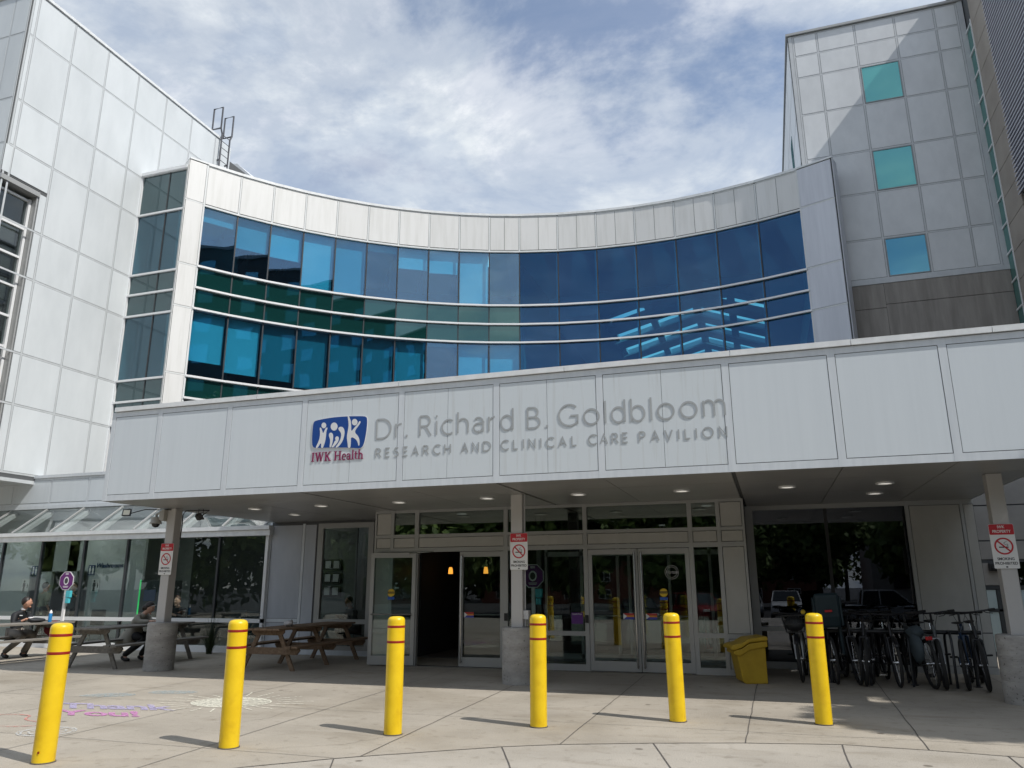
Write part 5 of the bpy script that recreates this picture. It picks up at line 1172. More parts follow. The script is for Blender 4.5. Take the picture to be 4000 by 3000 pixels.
for k in range(4):
    x_ = -21.7+k*0.85; zt = 20.3-(x_+21.95)*0.92
    q.add([(x_, 25.97, 16.4), (x_+0.35, 25.97, 16.4), (x_+0.35, 25.97, zt-0.45), (x_, 25.97, zt-0.10)], [(0, 1, 2, 3)])
q.build('louvres', 'inner_grey', hv)
# ================= PEOPLE =================
mat('skin', (0.52, 0.28, 0.19), 0.55); mat('skin_pale', (0.58, 0.35, 0.26), 0.55); mat('hair_dark', (0.018, 0.012, 0.009), 0.5); mat('jacket_black', (0.012, 0.013, 0.016), 0.7); mat('trousers_khaki', (0.22, 0.20, 0.175), 0.8)
mat('blazer', (0.30, 0.285, 0.24), 0.8); mat('shirt_beige', (0.34, 0.33, 0.25), 0.8); mat('cloth_grey', (0.06, 0.065, 0.07), 0.8); mat('shoe_black', (0.012, 0.012, 0.012), 0.5); mat('cloth_white', (0.6, 0.6, 0.6), 0.8); mat('eye_dark', (0.02, 0.015, 0.012), 0.3); mat('lips', (0.35, 0.13, 0.11), 0.5)
def skinned(verts, edges, lv=2):
    me = bpy.data.meshes.new('sk'); me.from_pydata([v[0] for v in verts], edges, [])
    o = bpy.data.objects.new('sk', me); COL.objects.link(o)
    s_ = o.modifiers.new('s', 'SKIN'); s_.use_smooth_shade = True; s_.branch_smoothing = 0.4
    if not me.skin_vertices: bpy.context.view_layer.update()
    for i, v in enumerate(verts):
        r = v[1]; me.skin_vertices[0].data[i].radius = (r, r) if not isinstance(r, tuple) else r
        me.skin_vertices[0].data[i].use_root = (i == 0)
    b = o.modifiers.new('b', 'SUBSURF'); b.levels = lv; b.render_levels = lv
    bpy.context.view_layer.update(); r = bpy.data.meshes.new_from_object(o.evaluated_get(DG()))
    bpy.data.objects.remove(o); bpy.data.meshes.remove(me); return r
def ell(bm, c, r, mi=0, rot=None, seg=16, fn=None):
    g_ = bmesh.ops.create_uvsphere(bm, u_segments=seg, v_segments=seg*2//3, radius=1)
    R_ = rot or Matrix()
    for v in g_['verts']:
        p_ = v.co.copy()
        if fn: p_ = fn(p_)
        v.co = (R_ @ Vector((p_.x*r[0], p_.y*r[1], p_.z*r[2])))+Vector(c)
    for f in {f for v in g_['verts'] for f in v.link_faces}: f.material_index = mi; f.smooth = True
def person(loc, J, label, skin='skin', top='jacket_black', legs='trousers_khaki', hair='hair_dark', face=0.0, nod=0.0, longhair=False, extra=None, rz=0.0, short=False, cat='person', group=None):
    """J: joints in local metres, person faces +X. face = head yaw (deg)."""
    t = thing('person', loc, label, cat, group); off = Vector(loc); RZ_ = Matrix.Rotation(rad(rz), 4, 'Z')
    def fin(me, name, mats, par=t):
        me.transform(RZ_)
        me.materials.clear()
        for m_ in mats: me.materials.append(M[m_])
        o = bpy.data.objects.new(name, me); COL.objects.link(o); o.parent = par; OFF[o.name] = off.copy(); me.polygons.foreach_set('use_smooth', [True]*len(me.polygons)); return o
    j = {k: Vector(v) for k, v in J.items()}
    mid = lambda a, b, f=.5: a.lerp(b, f)
    # body (one continuous skin): torso, arms, legs
    V, E_ = [], []
    def v(p, r): V.append((tuple(p), r)); return len(V)-1
    def e(*c): E_.extend(zip(c, c[1:]))
    pe = v(j['pelvis'], (.125, .10)); wa = v(mid(j['pelvis'], j['chest'], .45), (.105, .085)); ch = v(j['chest'], (.13, .10)); nb = v(j['neck'], .052); hd = v(j['head']-Vector((0, 0, .06)), .05)
    e(pe, wa, ch, nb, hd)
    for s_ in 'lr':
        sh = v(j['sh'+s_], .052); el = v(j['el'+s_], .038); wr = v(j['wr'+s_], .024); ha = v(j['ha'+s_], (.034, .016)); e(ch, sh, el, wr, ha)
        hp = v(j['hp'+s_], .078); kn = v(j['kn'+s_], .054); an = v(j['an'+s_], .036); to = v(j['to'+s_], (.034, .026)); e(pe, hp, kn, an, to)
    body = skinned(V, E_)
    bm = bmesh.new(); bm.from_mesh(body)
    for f in bm.faces: f.material_index = 0; f.smooth = True
    H = j['head']; RH = Matrix.Rotation(rad(face), 4, 'Z') @ Matrix.Rotation(rad(nod), 4, 'Y')
    def skull(p_):
        q_ = p_.copy(); low = max(0, -p_.z)
        q_.y *= 1-0.28*low; q_.x *= 1-0.10*low
        if p_.x > 0: q_.x = q_.x*(1-0.10*abs(p_.z))
        return q_
    hp_ = lambda x, y, z: tuple(H+(RH @ Vector((x*1.13, y*1.13, z*1.13))))
    ell(bm, H, (.100, .079, .122), 0, RH, 20, skull)
    ell(bm, hp_(.086, 0, -.010), (.015, .010, .019), 0, RH, 10); ell(bm, hp_(.062, 0, -.084), (.022, .028, .020), 0, RH, 10)
    for s_ in (-1, 1):
        ell(bm, hp_(-.002, s_*.070, -.008), (.016, .009, .028), 0, RH, 10); ell(bm, hp_(.076, s_*.028, .012), (.007, .011, .006), 1, RH, 8); ell(bm, hp_(.080, s_*.029, .032), (.006, .018, .0045), 1, RH, 8)
    ell(bm, hp_(.078, 0, -.050), (.006, .020, .005), 2, RH, 8)
    # fingers
    for s_ in 'lr':
        w0, h0 = j['wr'+s_], j['ha'+s_]; d = (h0-w0).normalized(); side = d.cross(Vector((0, 0, 1)))
        if side.length < .1: side = Vector((0, 1, 0))
        side.normalize(); dn = d.cross(side); dn = dn if dn.z < 0 else -dn
        for k in range(4):
            a = h0+side*(k-1.5)*.017+d*.01; L_ = (.050, .062, .066, .055)[k]
            q = MB(); q.tube([a, a+d*L_*.45+dn*.004, a+d*L_*.75+dn*.020, a+d*L_*.80+dn*.042], [.0088, .0084, .0078, .0066], 7)
            vs_ = [bm.verts.new(p_) for p_ in q.v]
            for f_ in q.f: bm.faces.new([vs_[i_] for i_ in f_])
        sg = 1 if s_ == 'r' else -1
        a = mid(w0, h0, .55)+side*sg*.022; q = MB(); q.tube([a, a+side*sg*.020+d*.022, a+side*sg*.022+d*.048+dn*.008], [.0105, .0095, .0075], 7)
        vs_ = [bm.verts.new(p_) for p_ in q.v]
        for f_ in q.f: bm.faces.new([vs_[i_] for i_ in f_])
    bm.to_mesh(body); bm.free(); fin(body, 'body', [skin, 'eye_dark', 'lips'])
    # top
    V, E_ = [], []
    pe = v(j['pelvis']+Vector((0, 0, -.01)), (.155, .125)); wa = v(mid(j['pelvis'], j['chest'], .45), (.135, .112)); ch = v(j['chest'], (.178, .135)); nb = v(mid(j['chest'], j['neck'], .72), (.095, .082)); co_ = v(j['neck']+Vector((0, 0, .005)), .062)
    hm = v(j['pelvis']+Vector((.01, 0, -.09)), (.165, .135)); e(hm, pe, wa, ch, nb, co_)
    for s_ in 'lr':
        sh = v(j['sh'+s_], .084); el = v(j['el'+s_], .062); wr = v(mid(j['el'+s_], j['wr'+s_], .90 if not short else .05), .040 if not short else .058)
        if short: wr = None; e(ch, sh, el)
        else: e(ch, sh, el, wr)
    fin(skinned(V, E_), 'jacket' if not short else 'shirt', [top])
    V, E_ = [], []
    pe = v(j['pelvis']+Vector((0, 0, -.02)), (.15, .12))
    for s_ in 'lr':
        hp = v(j['hp'+s_], .108); kn = v(j['kn'+s_], .080); an = v(mid(j['kn'+s_], j['an'+s_], 1.04), .060); e(pe, hp, kn, an)
    fin(skinned(V, E_), 'trousers', [legs])
    for s_ in 'lr':
        a, b = j['an'+s_], j['to'+s_]; d = (b-a); d.z = 0; d.normalize() if d.length > 0.01 else None
        V, E_ = [(tuple(a+Vector((0, 0, .0))), .052), (tuple(a+Vector((0, 0, -.05))-d*.03), .052), (tuple(b-d*.03+Vector((0, 0, .0))), (.052, .042)), (tuple(b+d*.06), (.042, .032))], [(0, 1), (1, 2), (2, 3)]
        fin(skinned(V, E_), 'shoe', ['shoe_black'])
    me = bpy.data.meshes.new('h'); bm = bmesh.new()
    ell(bm, hp_(-.014, 0, .024), (.105, .086, .112), 0, RH, 18, lambda p_: Vector((p_.x*(1 if p_.x < 0.35 else 0.86), p_.y, max(p_.z, -0.75+1.05*min(max((p_.x+.55)/.9, 0), 1)))))
    if longhair: ell(bm, hp_(-.088, 0, -.03), (.05, .05, .06), 0, RH, 12); ell(bm, hp_(-.03, 0, .0), (.085, .077, .085), 0, RH, 14, lambda p_: Vector((min(p_.x, .15), p_.y, p_.z)))
    bm.to_mesh(me); bm.free(); fin(me, 'hair', [hair])
    if extra: extra(t, fin, hp_, RH, j)
    return t
seatJ = dict(pelvis=(0, 0, .53), chest=(.10, 0, .86), neck=(.155, 0, 1.015), head=(.215, 0, 1.145), shl=(.115, .195, .93), shr=(.115, -.195, .93), ell=(.22, .235, .72), elr=(.18, -.24, .72), wrl=(.42, .08, .81), wrr=(.40, -.11, .80), hal=(.485, .02, .84), har=(.475, -.055, .835),
             hpl=(.06, .10, .52), hpr=(.06, -.10, .52), knl=(.46, .12, .50), knr=(.44, -.15, .47), anl=(.16, .14, .10), anr=(.0, -.20, .12), tol=(.25, .14, .03), tor=(.10, -.22, .035))
def man_x(t, fin, hp_, RH, j):
    q = MB(); q.lathe([(0.062, -.02), (0.064, .01), (0.058, .03)], (0, 0, 0), 18, caps=False); q.xf(Matrix.Translation(j['neck']+Vector((.005, 0, .01)))); me = bpy.data.meshes.new('c'); me.from_pydata(q.v, [], q.f); fin(me, 'collar', ['cloth_white'])
    me = place_text(text_mesh('lll', .075, .018, .001), (0, 0, 0), (1, 0, 0), (0, 0, 1)); bpy.data.meshes.remove(me)
    q = MB(); q.box(-.05, -.045, -.03, .03, -.012, .012); R_ = Matrix.Translation(j['chest']+Vector((.112, -.085, .04))) @ Matrix.Rotation(rad(150), 4, 'Z'); q.xf(R_); me = bpy.data.meshes.new('c'); me.from_pydata(q.v, [], q.f); fin(me, 'chest_badge', ['cloth_white'])
    q = MB(); q.box(-.035, .035, -.045, .045, -.02, .02); q.xf(Matrix.Translation((j['hal']+j['har'])/2+Vector((.03, 0, .012)))); me = bpy.data.meshes.new('c'); me.from_pydata(q.v, [], q.f); fin(me, 'snack_box', ['paper'])
mJ = dict(seatJ); mJ.update(head=(.25, -.02, 1.19), neck=(.17, -.01, 1.04), chest=(.09, -.02, .87), wrl=(.40, .0, .82), wrr=(.36, -.16, .81), hal=(.46, -.04, .85), har=(.435, -.115, .845))
person((-16.55, 13.80, 0), mJ, 'man in black jacket with khaki trousers seated at the far left picnic table', 'skin', 'jacket_black', 'trousers_khaki', face=42, extra=man_x, rz=4)
def wo_x(t, fin, hp_, RH, j):
    q = MB(); q.tube([hp_(.03, -.083, .055), hp_(.068, -.05, .085), hp_(.075, 0, .095), hp_(.068, .05, .085), hp_(.03, .083, .055)], .007, 6); me = bpy.data.meshes.new('c'); me.from_pydata(q.v, [], q.f); fin(me, 'sunglasses', ['cloth_white'])
    # coat skirt hanging behind the bench
    q = MB(); vs_ = []; 
    for (z_, rx_, ry_, cx_) in ((.68, .15, .18, .04), (.56, .21, .22, .02), (.44, .25, .245, -.03), (.345, .27, .25, -.07)):
        for k in range(18): a = 2*math.pi*k/18; vs_.append((cx_+min(rx_*math.cos(a), .20), ry_*math.sin(a)*(1+.05*math.sin(5*a)), z_))
    q.add(vs_, [(i*18+k, i*18+(k+1) % 18, (i+1)*18+(k+1) % 18, (i+1)*18+k) for i in range(3) for k in range(18)]); me = bpy.data.meshes.new('c'); me.from_pydata(q.v, [], q.f); fin(me, 'coat_skirt', ['blazer'])
wJ = dict(seatJ); wJ.update(chest=(.15, 0, .84), neck=(.25, 0, .98), head=(.345, 0, 1.085), shl=(.17, .18, .91), shr=(.17, -.18, .91), ell=(.27, .20, .80), elr=(.26, -.20, .80), wrl=(.48, .12, .815), wrr=(.49, -.12, .815), hal=(.55, .10, .82), har=(.56, -.10, .82))
person((-13.30, 13.92, 0), wJ, 'woman in grey blazer leaning over the picnic table behind the left column', 'skin_pale', 'blazer', 'jacket_black', face=22, nod=24, longhair=True, extra=wo_x, rz=10)
stJ = dict(pelvis=(0, 0, .90), chest=(.02, 0, 1.24), neck=(.02, 0, 1.40), head=(.04, 0, 1.53), shl=(.01, .18, 1.32), shr=(.01, -.18, 1.32), ell=(-.02, .24, 1.06), elr=(-.02, -.24, 1.06), wrl=(.08, .22, .86), wrr=(.08, -.22, .86), hal=(.10, .21, .79), har=(.10, -.21, .79),
           hpl=(0, .09, .86), hpr=(0, -.09, .86), knl=(.02, .10, .47), knr=(.03, -.10, .47), anl=(0, .11, .09), anr=(.0, -.11, .09), tol=(.12, .12, .03), tor=(.12, -.13, .03))
person((-20.55, 17.9, 0.012), stJ, 'person in beige T-shirt standing with back turned inside the lobby glass', 'skin', 'shirt_beige', 'cloth_grey', rz=80, short=True)
s2 = dict(stJ); s2.update(ell=(.10, .24, 1.20), elr=(.10, -.24, 1.20), wrl=(.22, .12, 1.30), wrr=(.22, -.12, 1.30), hal=(.24, .06, 1.36), har=(.24, -.06, 1.36))
person((-19.45, 17.95, 0.012), s2, 'person in dark clothes with raised forearms inside the lobby behind the octagonal sign', 'skin_pale', 'cloth_grey', 'jacket_black', rz=-70, short=True)
person((-14.95, 17.25, 0.012), seatJ, 'person in dark clothes seated inside the lobby right of the left column', 'skin_pale', 'jacket_black', 'cloth_grey', rz=-80)
person((-9.75, 17.3, 0.012), seatJ, 'dark-clothed person seated inside the tall window behind the brown picnic table', 'skin', 'cloth_grey', 'jacket_black', rz=-120)

# ================= LOBBY FITTINGS =================
mat('navy', (0.02, 0.05, 0.14), 0.5); mat('green_glow', (0.05, 0.8, 0.2), 0.5, emit=(0.05, 0.9, 0.22), es=0.45)
o = text_obj('wall_lettering', 'Washrooms', (-19.66, 18.85, 2.10), 1.02, 0.135, 'navy', None, 0.01, shear=0.25, font_off=0.012); tag(o, 'dark blue slanted lettering reading Washrooms inside the lobby', 'lettering')
def plate(x, z, w_, h, m_, label, fig):
    t = thing('washroom_sign', (x, 18.85, z), label, 'washroom sign')
    q = MB(); q.box(x-w_/2, x+w_/2, 18.84, 18.85, z-h/2, z+h/2); q.build('plate', m_, t)
    c = 'black' if m_ != 'navy' else 'white'
    for (fx, s_) in fig:
        q = MB(); P = lambda a, b, d: (x+fx+a*s_, 18.839-d, z+b*s_)
        q.prism([(.035*math.cos(k*.6283), .135+.035*math.sin(k*.6283)) for k in range(10)], P, 0, .003); q.prism([(-.045, .09), (.045, .09), (.06, -.02), (.035, -.02), (.04, -.17), (.008, -.17), (0, -.05), (-.008, -.17), (-.04, -.17), (-.035, -.02), (-.06, -.02)], P, 0, .003)
        q.build('pictogram', c, t)
plate(-22.45, 1.57, .30, .40, 'cloth_white', 'white plate with black walking figure at the far left inside the lobby', [(-.05, 1.0), (.09, .4)])
plate(-19.62, 1.57, .30, .40, 'cloth_white', 'white plate with dark figure inside the lobby under the blue washroom sign', [(-.05, 1.0), (.09, .4)])
plate(-22.15, 2.03, .26, .30, 'navy', 'navy hanging washroom sign at the far left inside the lobby', [(-.06, .7), (.06, .7)])
plate(-19.85, 2.03, .26, .30, 'navy', 'navy washroom sign inside the lobby left of the wall lettering', [(-.06, .7), (.06, .7)])
mat('purple_sign', (0.14, 0.015, 0.17), 0.45); mat('teal_box', (0.08, 0.50, 0.58), 0.4)
def octo(x, y, zc, label, post=True):
    t = thing('octagonal_sign', (x, y, 0), label, 'sign', 'purple octagonal signs')
    P = lambda a, b, c: (x+a, y-c, zc+b)
    oc = lambda r: [(r*math.cos(rad(22.5+45*k)), r*math.sin(rad(22.5+45*k))) for k in range(8)]
    q = MB(); q.prism(oc(.250), P, 0, .012); q.build('plate', 'white', t)
    q = MB(); q.prism(oc(.232), P, .0125, .015); q.build('purple_face', 'purple_sign', t)
    q = MB(); q.prism([(.085*math.cos(k*.3927), .0+.105*math.sin(k*.3927)) for k in range(16)], P, .0155, .0165); q.build('emblem', 'white', t)
    q = MB(); q.prism([(.058*math.cos(k*.3927), .0+.072*math.sin(k*.3927)) for k in range(16)], P, .017, .018); q.build('emblem', 'cloth_grey', t)
    q = MB(); [q.fbox(((x, y), (1, 0), (0, -1)), -w_, w_, zc+z_, zc+z_+.014, .0155, .0165) for w_, z_ in ((.09, -.145), (.075, -.17), (.05, .155), (.05, .178))]; q.build('lettering', 'white', t)
    q = MB(); q.box(x-.035, x+.035, y+.002, y+.05, 0.01, zc); q.build('post', 'white', t)
    q = MB(); q.lathe([(.2, .012), (.2, .03)], (x, y+.03, 0), 20); q.build('base', 'white', t)
    q = MB(); q.box(x+.05, x+.20, y-.03, y+.04, zc-.42, zc-.25); q.box(x+.06, x+.17, y-.03, y+.04, zc-.56, zc-.435); q.build('wipes_box', 'teal_box', t, bevel=.01)
octo(-17.42, 15.80, 1.69, 'purple octagonal sign on a white post outside the lobby glass at left')
octo(-4.62, 15.35, 1.72, 'purple octagonal sign inside the entrance glass just right of the middle column')
km = thing('ticket_machine', (-16.7, 17.8, 0), 'dark machine with a glowing green edge strip inside the lobby', 'machine')
q = MB(); q.box(-16.85, -15.9, 17.75, 18.3, 0.012, 1.70); q.build('cabinet', 'cloth_grey', km, bevel=.02); q = MB(); q.box(-16.885, -16.86, 17.74, 17.77, 0.3, 1.72); q.build('light_strip', 'green_glow', km)
q = MB(); q.box(-16.7, -16.3, 17.735, 17.749, 1.15, 1.45); q.box(-16.2, -15.98, 17.735, 17.749, 1.0, 1.5); q.build('screen', 'navy', km)
yb_ = tag(MB().box(-14.85, -14.62, 16.5, 16.51, 1.42, 1.68).build('notice', 'sticker_yellow', None), 'yellow notice stuck inside the lobby glass right of the left column', 'notice')
for (x, y, lb__) in ((-19.0, 17.0, 'dark lobby chair nearest the octagonal sign'), (-17.9, 17.2, 'dark lobby chair left of the glowing green strip'), (-13.4, 17.4, 'dark lobby chair inside the glass by the ornamental grass'), (-12.6, 17.0, 'dark lobby chair at the right end of the lobby glass')):
    t = thing('lobby_chair', (x, y, 0), lb__, 'chair', 'chairs inside the lobby')
    q = MB(); q.box(x-.24, x+.24, y-.24, y+.24, .42, .48); q.build('seat', 'cloth_grey', t, bevel=.015); q = MB(); q.box(x-.24, x+.24, y+.20, y+.25, .50, .92); q.build('backrest', 'cloth_grey', t, bevel=.02)
    for (a, b) in ((-.2, -.2), (.2, -.2), (-.2, .2), (.2, .2)):
        q = MB(); q.tube([(x+a, y+b, .013), (x+a, y+b, .42)], .014, 6); q.build('leg', 'steel', t)
mat('cone_orange', (0.75, 0.10, 0.02), 0.5)
for x, ll in ((-2.12, 'left of the two orange traffic cones inside the entrance'), (-1.72, 'right of the two orange traffic cones inside the entrance')):
    t = thing('traffic_cone', (x, 20.3, 0.012), ll, 'traffic cone', 'orange cones inside the entrance')
    q = MB(); q.lathe([(.15, .03), (.03, .68)], (x, 20.3, .012), 20); q.build('cone', 'cone_orange', t, smooth=True); q = MB(); q.box(x-.2, x+.2, 20.1, 20.5, .013, .04); q.build('base', 'cone_orange', t)
# Horton roundel etched on the right-hand door
hr = thing('glass_decal', (-1.72, YE-0.03, 1.7), 'white round decal lettered Horton on the right-hand closed door glass', 'decal')
q = MB()
for R_ in (.125, .095):
    for k in range(40):
        a0, a1 = 2*math.pi*k/40, 2*math.pi*(k+1)/40
        q.add([(-1.72+r_*math.cos(a), YE-0.008, 1.76+r_*math.sin(a)) for r_, a in ((R_, a0), (R_, a1), (R_-.006, a1), (R_-.006, a0))], [(0, 1, 2, 3)])
q.build('ring', 'cloth_white', hr); text_obj('lettering', 'Horton', (-1.83, YE-0.008, 1.735), .22, .06, 'cloth_white', hr, .001, shear=.3)

# ================= ORNAMENTAL GRASS AND CHALK =================
vary('grass_green', (0.02, 0.035, 0.014), (0.05, 0.075, 0.03), (1, 1, 1), 6, 0.7)
q = MB(); rnd = random.Random(5)
for k in range(150):
    a = rnd.uniform(0, 6.28); r0 = rnd.uniform(0, .07); h = rnd.uniform(.35, .75) if k > 22 else rnd.uniform(.9, 1.25); sp_ = rnd.uniform(.1, .42)*(.5 if k <= 22 else 1)
    c = Vector((-12.72+r0*math.cos(a), 15.75+r0*math.sin(a), 0.0)); d = Vector((math.cos(a), math.sin(a)*.6, 0)); sd_v = Vector((-d.y, d.x, 0)).normalized()
    pts = [c+d*sp_*(s_**1.8)+Vector((0, 0, h*(s_-0.22*s_**3))) for s_ in (0, .25, .5, .75, 1)]; ws = (.006, .007, .006, .004, .001)
    q.add([p_+sd_v*w_*sg for p_, w_ in zip(pts, ws) for sg in (-1, 1)], [(2*i, 2*i+1, 2*i+3, 2*i+2) for i in range(4)])
og = thing('ornamental_grass', (-12.72, 15.75, 0), 'clump of tall ornamental grass at the foot of the lobby glass', 'plant'); q.build('blades', 'grass_green', og)
def chalk(name, col, dens=0.5):
    m = bpy.data.materials.new(name); m.use_nodes = True; t = m.node_tree; b = t.nodes['Principled BSDF']; b.inputs['Base Color'].default_value = (*col, 1); b.inputs['Roughness'].default_value = 1; L = t.links.new
    tc = t.nodes.new('ShaderNodeTexCoord'); n = t.nodes.new('ShaderNodeTexNoise'); n.inputs['Scale'].default_value = 22; n.inputs['Detail'].default_value = 6; L(tc.outputs['Object'], n.inputs['Vector'])
    r = t.nodes.new('ShaderNodeMapRange'); r.inputs['From Min'].default_value = .38; r.inputs['From Max'].default_value = .62; r.inputs['To Min'].default_value = dens*.35; r.inputs['To Max'].default_value = min(1, dens*1.5); L(n.outputs['Fac'], r.inputs['Value']); L(r.outputs[0], b.inputs['Alpha']); M[name] = m
chalk('chalk_yellow', (0.85, 0.83, 0.70), 1.1); chalk('chalk_white', (0.60, 0.60, 0.58), .6); chalk('chalk_purple', (0.50, 0.45, 0.64), .55); chalk('chalk_pink', (0.62, 0.28, 0.52), .6); chalk('chalk_coral', (0.65, 0.28, 0.24), .7); chalk('chalk_blue', (0.40, 0.48, 0.50), .38); chalk('chalk_outline', (0.50, 0.44, 0.68), .9)
rnd = random.Random(11)
sq = MB(); c0 = Vector((-7.18, 9.44))
for k in range(34):   # scribbled disc
    yy = -.42+k*.0255; hw = math.sqrt(max(0, .43**2-yy**2))
    jline([(c0.x-hw*1.25+rnd.uniform(-.03, .03), c0.y+yy), (c0.x+hw*1.25+rnd.uniform(-.03, .03), c0.y+yy+rnd.uniform(-.02, .03))], .020, .0062+k*2e-5, sq)
pts = [(c0.x+.56*math.cos(k*.2618), c0.y+.44*math.sin(k*.2618)) for k in range(25)]; jline(pts, .022, .0072, sq)
for k in range(22):
    a = k*2*math.pi/22+.1; r0 = 1.12+rnd.uniform(0, .1); r1 = r0+rnd.uniform(.45, .95)
    jline([(c0.x+.56*r0*math.cos(a), c0.y+.46*r0*math.sin(a)), (c0.x+.56*r1*math.cos(a+.05), c0.y+.46*r1*math.sin(a+.05))], .020, .0072, sq)
tag(sq.build('chalk_drawing', 'chalk_yellow'), 'pale yellow chalk sun with rays on the paving', 'chalk drawing')
def ground_text(s_, origin, U, V, w_, h, m_, label):
    me = text_mesh(s_, w_, h, .0005, font_off=.03, space=.95); me.transform(Matrix(((U[0], V[0], 0, origin[0]), (U[1], V[1], 0, origin[1]), (0, 0, 1, .0062), (0, 0, 0, 1))))
    me.materials.clear(); me.materials.append(M[m_]); me.name = 'chalk_lettering'; tag(mesh_obj('chalk_lettering', me), label, 'chalk lettering')
ground_text('Thank', (-9.05, 8.36), (.985, .17), (-.75, .70), 1.66, .50, 'chalk_purple', 'lilac chalk lettering reading Thank on the paving')
ground_text('You!', (-8.62, 7.92), (.985, .17), (-.75, .70), 1.15, .46, 'chalk_pink', 'pink chalk lettering reading You! on the paving')
q = MB(); pts = [(-8.9, 7.15), (-8.45, 7.10), (-8.15, 7.25), (-8.2, 7.45), (-8.6, 7.5), (-8.75, 7.62), (-8.85, 7.8), (-9.2, 7.8), (-9.4, 7.6), (-9.3, 7.3), (-8.9, 7.15)]; jline(smooth(pts[:-1], 2)+[smooth(pts[:-1], 2)[0]], .028, .006, q)
tag(q.build('chalk_drawing', 'chalk_coral'), 'coral chalk heart outline at the left edge of the paving', 'chalk drawing')
q = MB()
for R_ in (.10, .17, .24, .27): jline([(-7.72+R_*1.15*math.cos(k*.2618), 7.02+R_*math.sin(k*.2618)+rnd.uniform(-.01, .01)) for k in range(25)], .022, .0060+R_*.002, q)
tag(q.build('chalk_drawing', 'chalk_white'), 'white chalk spiral disc behind the leftmost bollard', 'chalk drawing')
for pts, ll in (([(-9.85, 9.25), (-9.15, 9.35), (-8.95, 9.62), (-9.2, 9.78), (-9.6, 9.68)], 'faint pale blue chalk patch farther from the chalk sun'), ([(-9.0, 9.78), (-8.3, 9.95), (-8.35, 10.25), (-8.75, 10.2), (-9.1, 10.12)], 'faint pale blue chalk patch nearer the chalk sun')):
    tag(MB().add([(x, y, .0061) for x, y in smooth(pts, 2)], [tuple(range(20))]).build('chalk_patch', 'chalk_blue'), ll, 'chalk drawing')

# ================= ACROSS THE STREET (seen mirrored in the glass) =================
vary('leaf_a', (0.08, 0.14, 0.03), (0.19, 0.26, 0.065), (1, 1, 1), 1.5, 0.7, island=.3); mat('bark', (0.07, 0.055, 0.045), 0.9)
def tree(loc, h, r, seed, label, nleaf=6500, ls=1.45, group='trees across the street'):
    rr_ = random.Random(seed); t = thing('broadleaf_tree', loc, label, 'tree', group); O3 = Vector(loc); q = MB()
    q.tube([O3, O3+Vector((.1, .05, h*.25)), O3+Vector((-.1, .1, h*.5)), O3+Vector((0, 0, h*.8))], [.28, .22, .15, .05], 10)
    for k in range(9):
        a = rr_.uniform(0, 6.28); z_ = h*rr_.uniform(.3, .6); e_ = Vector((math.cos(a)*r*.7, math.sin(a)*r*.7, z_+h*.2)); q.tube([O3+Vector((0, 0, z_)), O3+e_*Vector((.5, .5, 1))-Vector((0, 0, h*.06)) if False else O3+Vector((e_.x*.5, e_.y*.5, z_+h*.08)), O3+e_], [.10, .07, .03], 7)
    q.build('trunk', 'bark', t)
    cl = [(Vector((rr_.gauss(0, r*.42), rr_.gauss(0, r*.42), h*rr_.uniform(.22, .92))), rr_.uniform(.22, .42)*r) for _ in range(26)]
    q = MB()
    for k in range(nleaf):
        c, cr = rr_.choice(cl); d = Vector((rr_.gauss(0, 1), rr_.gauss(0, 1), rr_.gauss(0, 1))).normalized(); p_ = O3+c+d*cr*rr_.uniform(.55, 1.05)
        a = Vector((rr_.gauss(0, 1), rr_.gauss(0, 1), rr_.gauss(0, 1))).normalized()*rr_.uniform(.18, .36)*ls; b = a.cross(d)*1.0
        if b.length < .02: continue
        b = b.normalized()*a.length*.6; q.add([p_-a, p_+b, p_+a, p_-b], [(0, 1, 2, 3)])
    q.build('crown', 'leaf_a', t); return t
G_ = -0.62
for i, (x, y, h, r) in enumerate([(4.0, -44, 11, 4.6), (12.5, -30, 10, 4.2), (-5.0, -46, 12, 4.8), (-9.0, -27, 10.5, 4.6), (-15.5, -24, 9.5, 4.4), (-22, -22, 10, 4.8), (-29, -20, 9.5, 4.6), (-37, -19, 10, 5), (-3.0, -30, 8.5, 3.8), (20, -38, 12, 5), (-47, -16, 10, 5)]):
    tree((x, y, G_), h*1.3, r*1.35, 20+i, ['broad green tree beside the brick house across the street', 'green tree right of the brick house across the street', 'tall green tree left of the brick house across the street'][i] if i < 3 else 'green street tree behind the camera, number %d along the far kerb' % (i-2) if False else ['rounded street tree opposite the open door', 'leafy street tree opposite the brown table', 'leafy street tree opposite the left column', 'wide street tree opposite the seated woman', 'wide street tree opposite the seated man', 'small street tree behind the red car', 'tall tree at the far right across the street', 'wide tree at the far left across the street'][i-3])
tree((14.4, 12.2, G_), 16.5, 4.3, 78, 'added unseen dense tree at the right, nearer the brown building, to shade the right wall', 22000, .9)  # added off-frame shade caster for the right wall and column
tree((14.6, 7.4, G_), 16.5, 4.3, 77, 'added unseen dense tree at the right, put in to shade the bicycles', 22000, .9)  # added out of view, crown shaped to shade the paving at right
for i, (x, ll) in enumerate([(-52, 'far left tree of the back row behind the houses'), (-40, 'back row tree second from the far left'), (-27, 'back row tree behind the left end of the brick house'), (-14, 'back row tree behind the middle of the brick house'), (0, 'back row tree behind the right end of the brick house'), (9, 'back row tree in the gap between the two houses'), (24, 'back row tree right of the pale house'), (36, 'back row tree at the far right')]):
    tree((x, -80+(i % 3)*2, G_), 21, 9, 50+i, ll, 6500)
bh = thing('brick_house', (-10, -66, G_), 'long two-storey red brick house with white windows across the street', 'house')
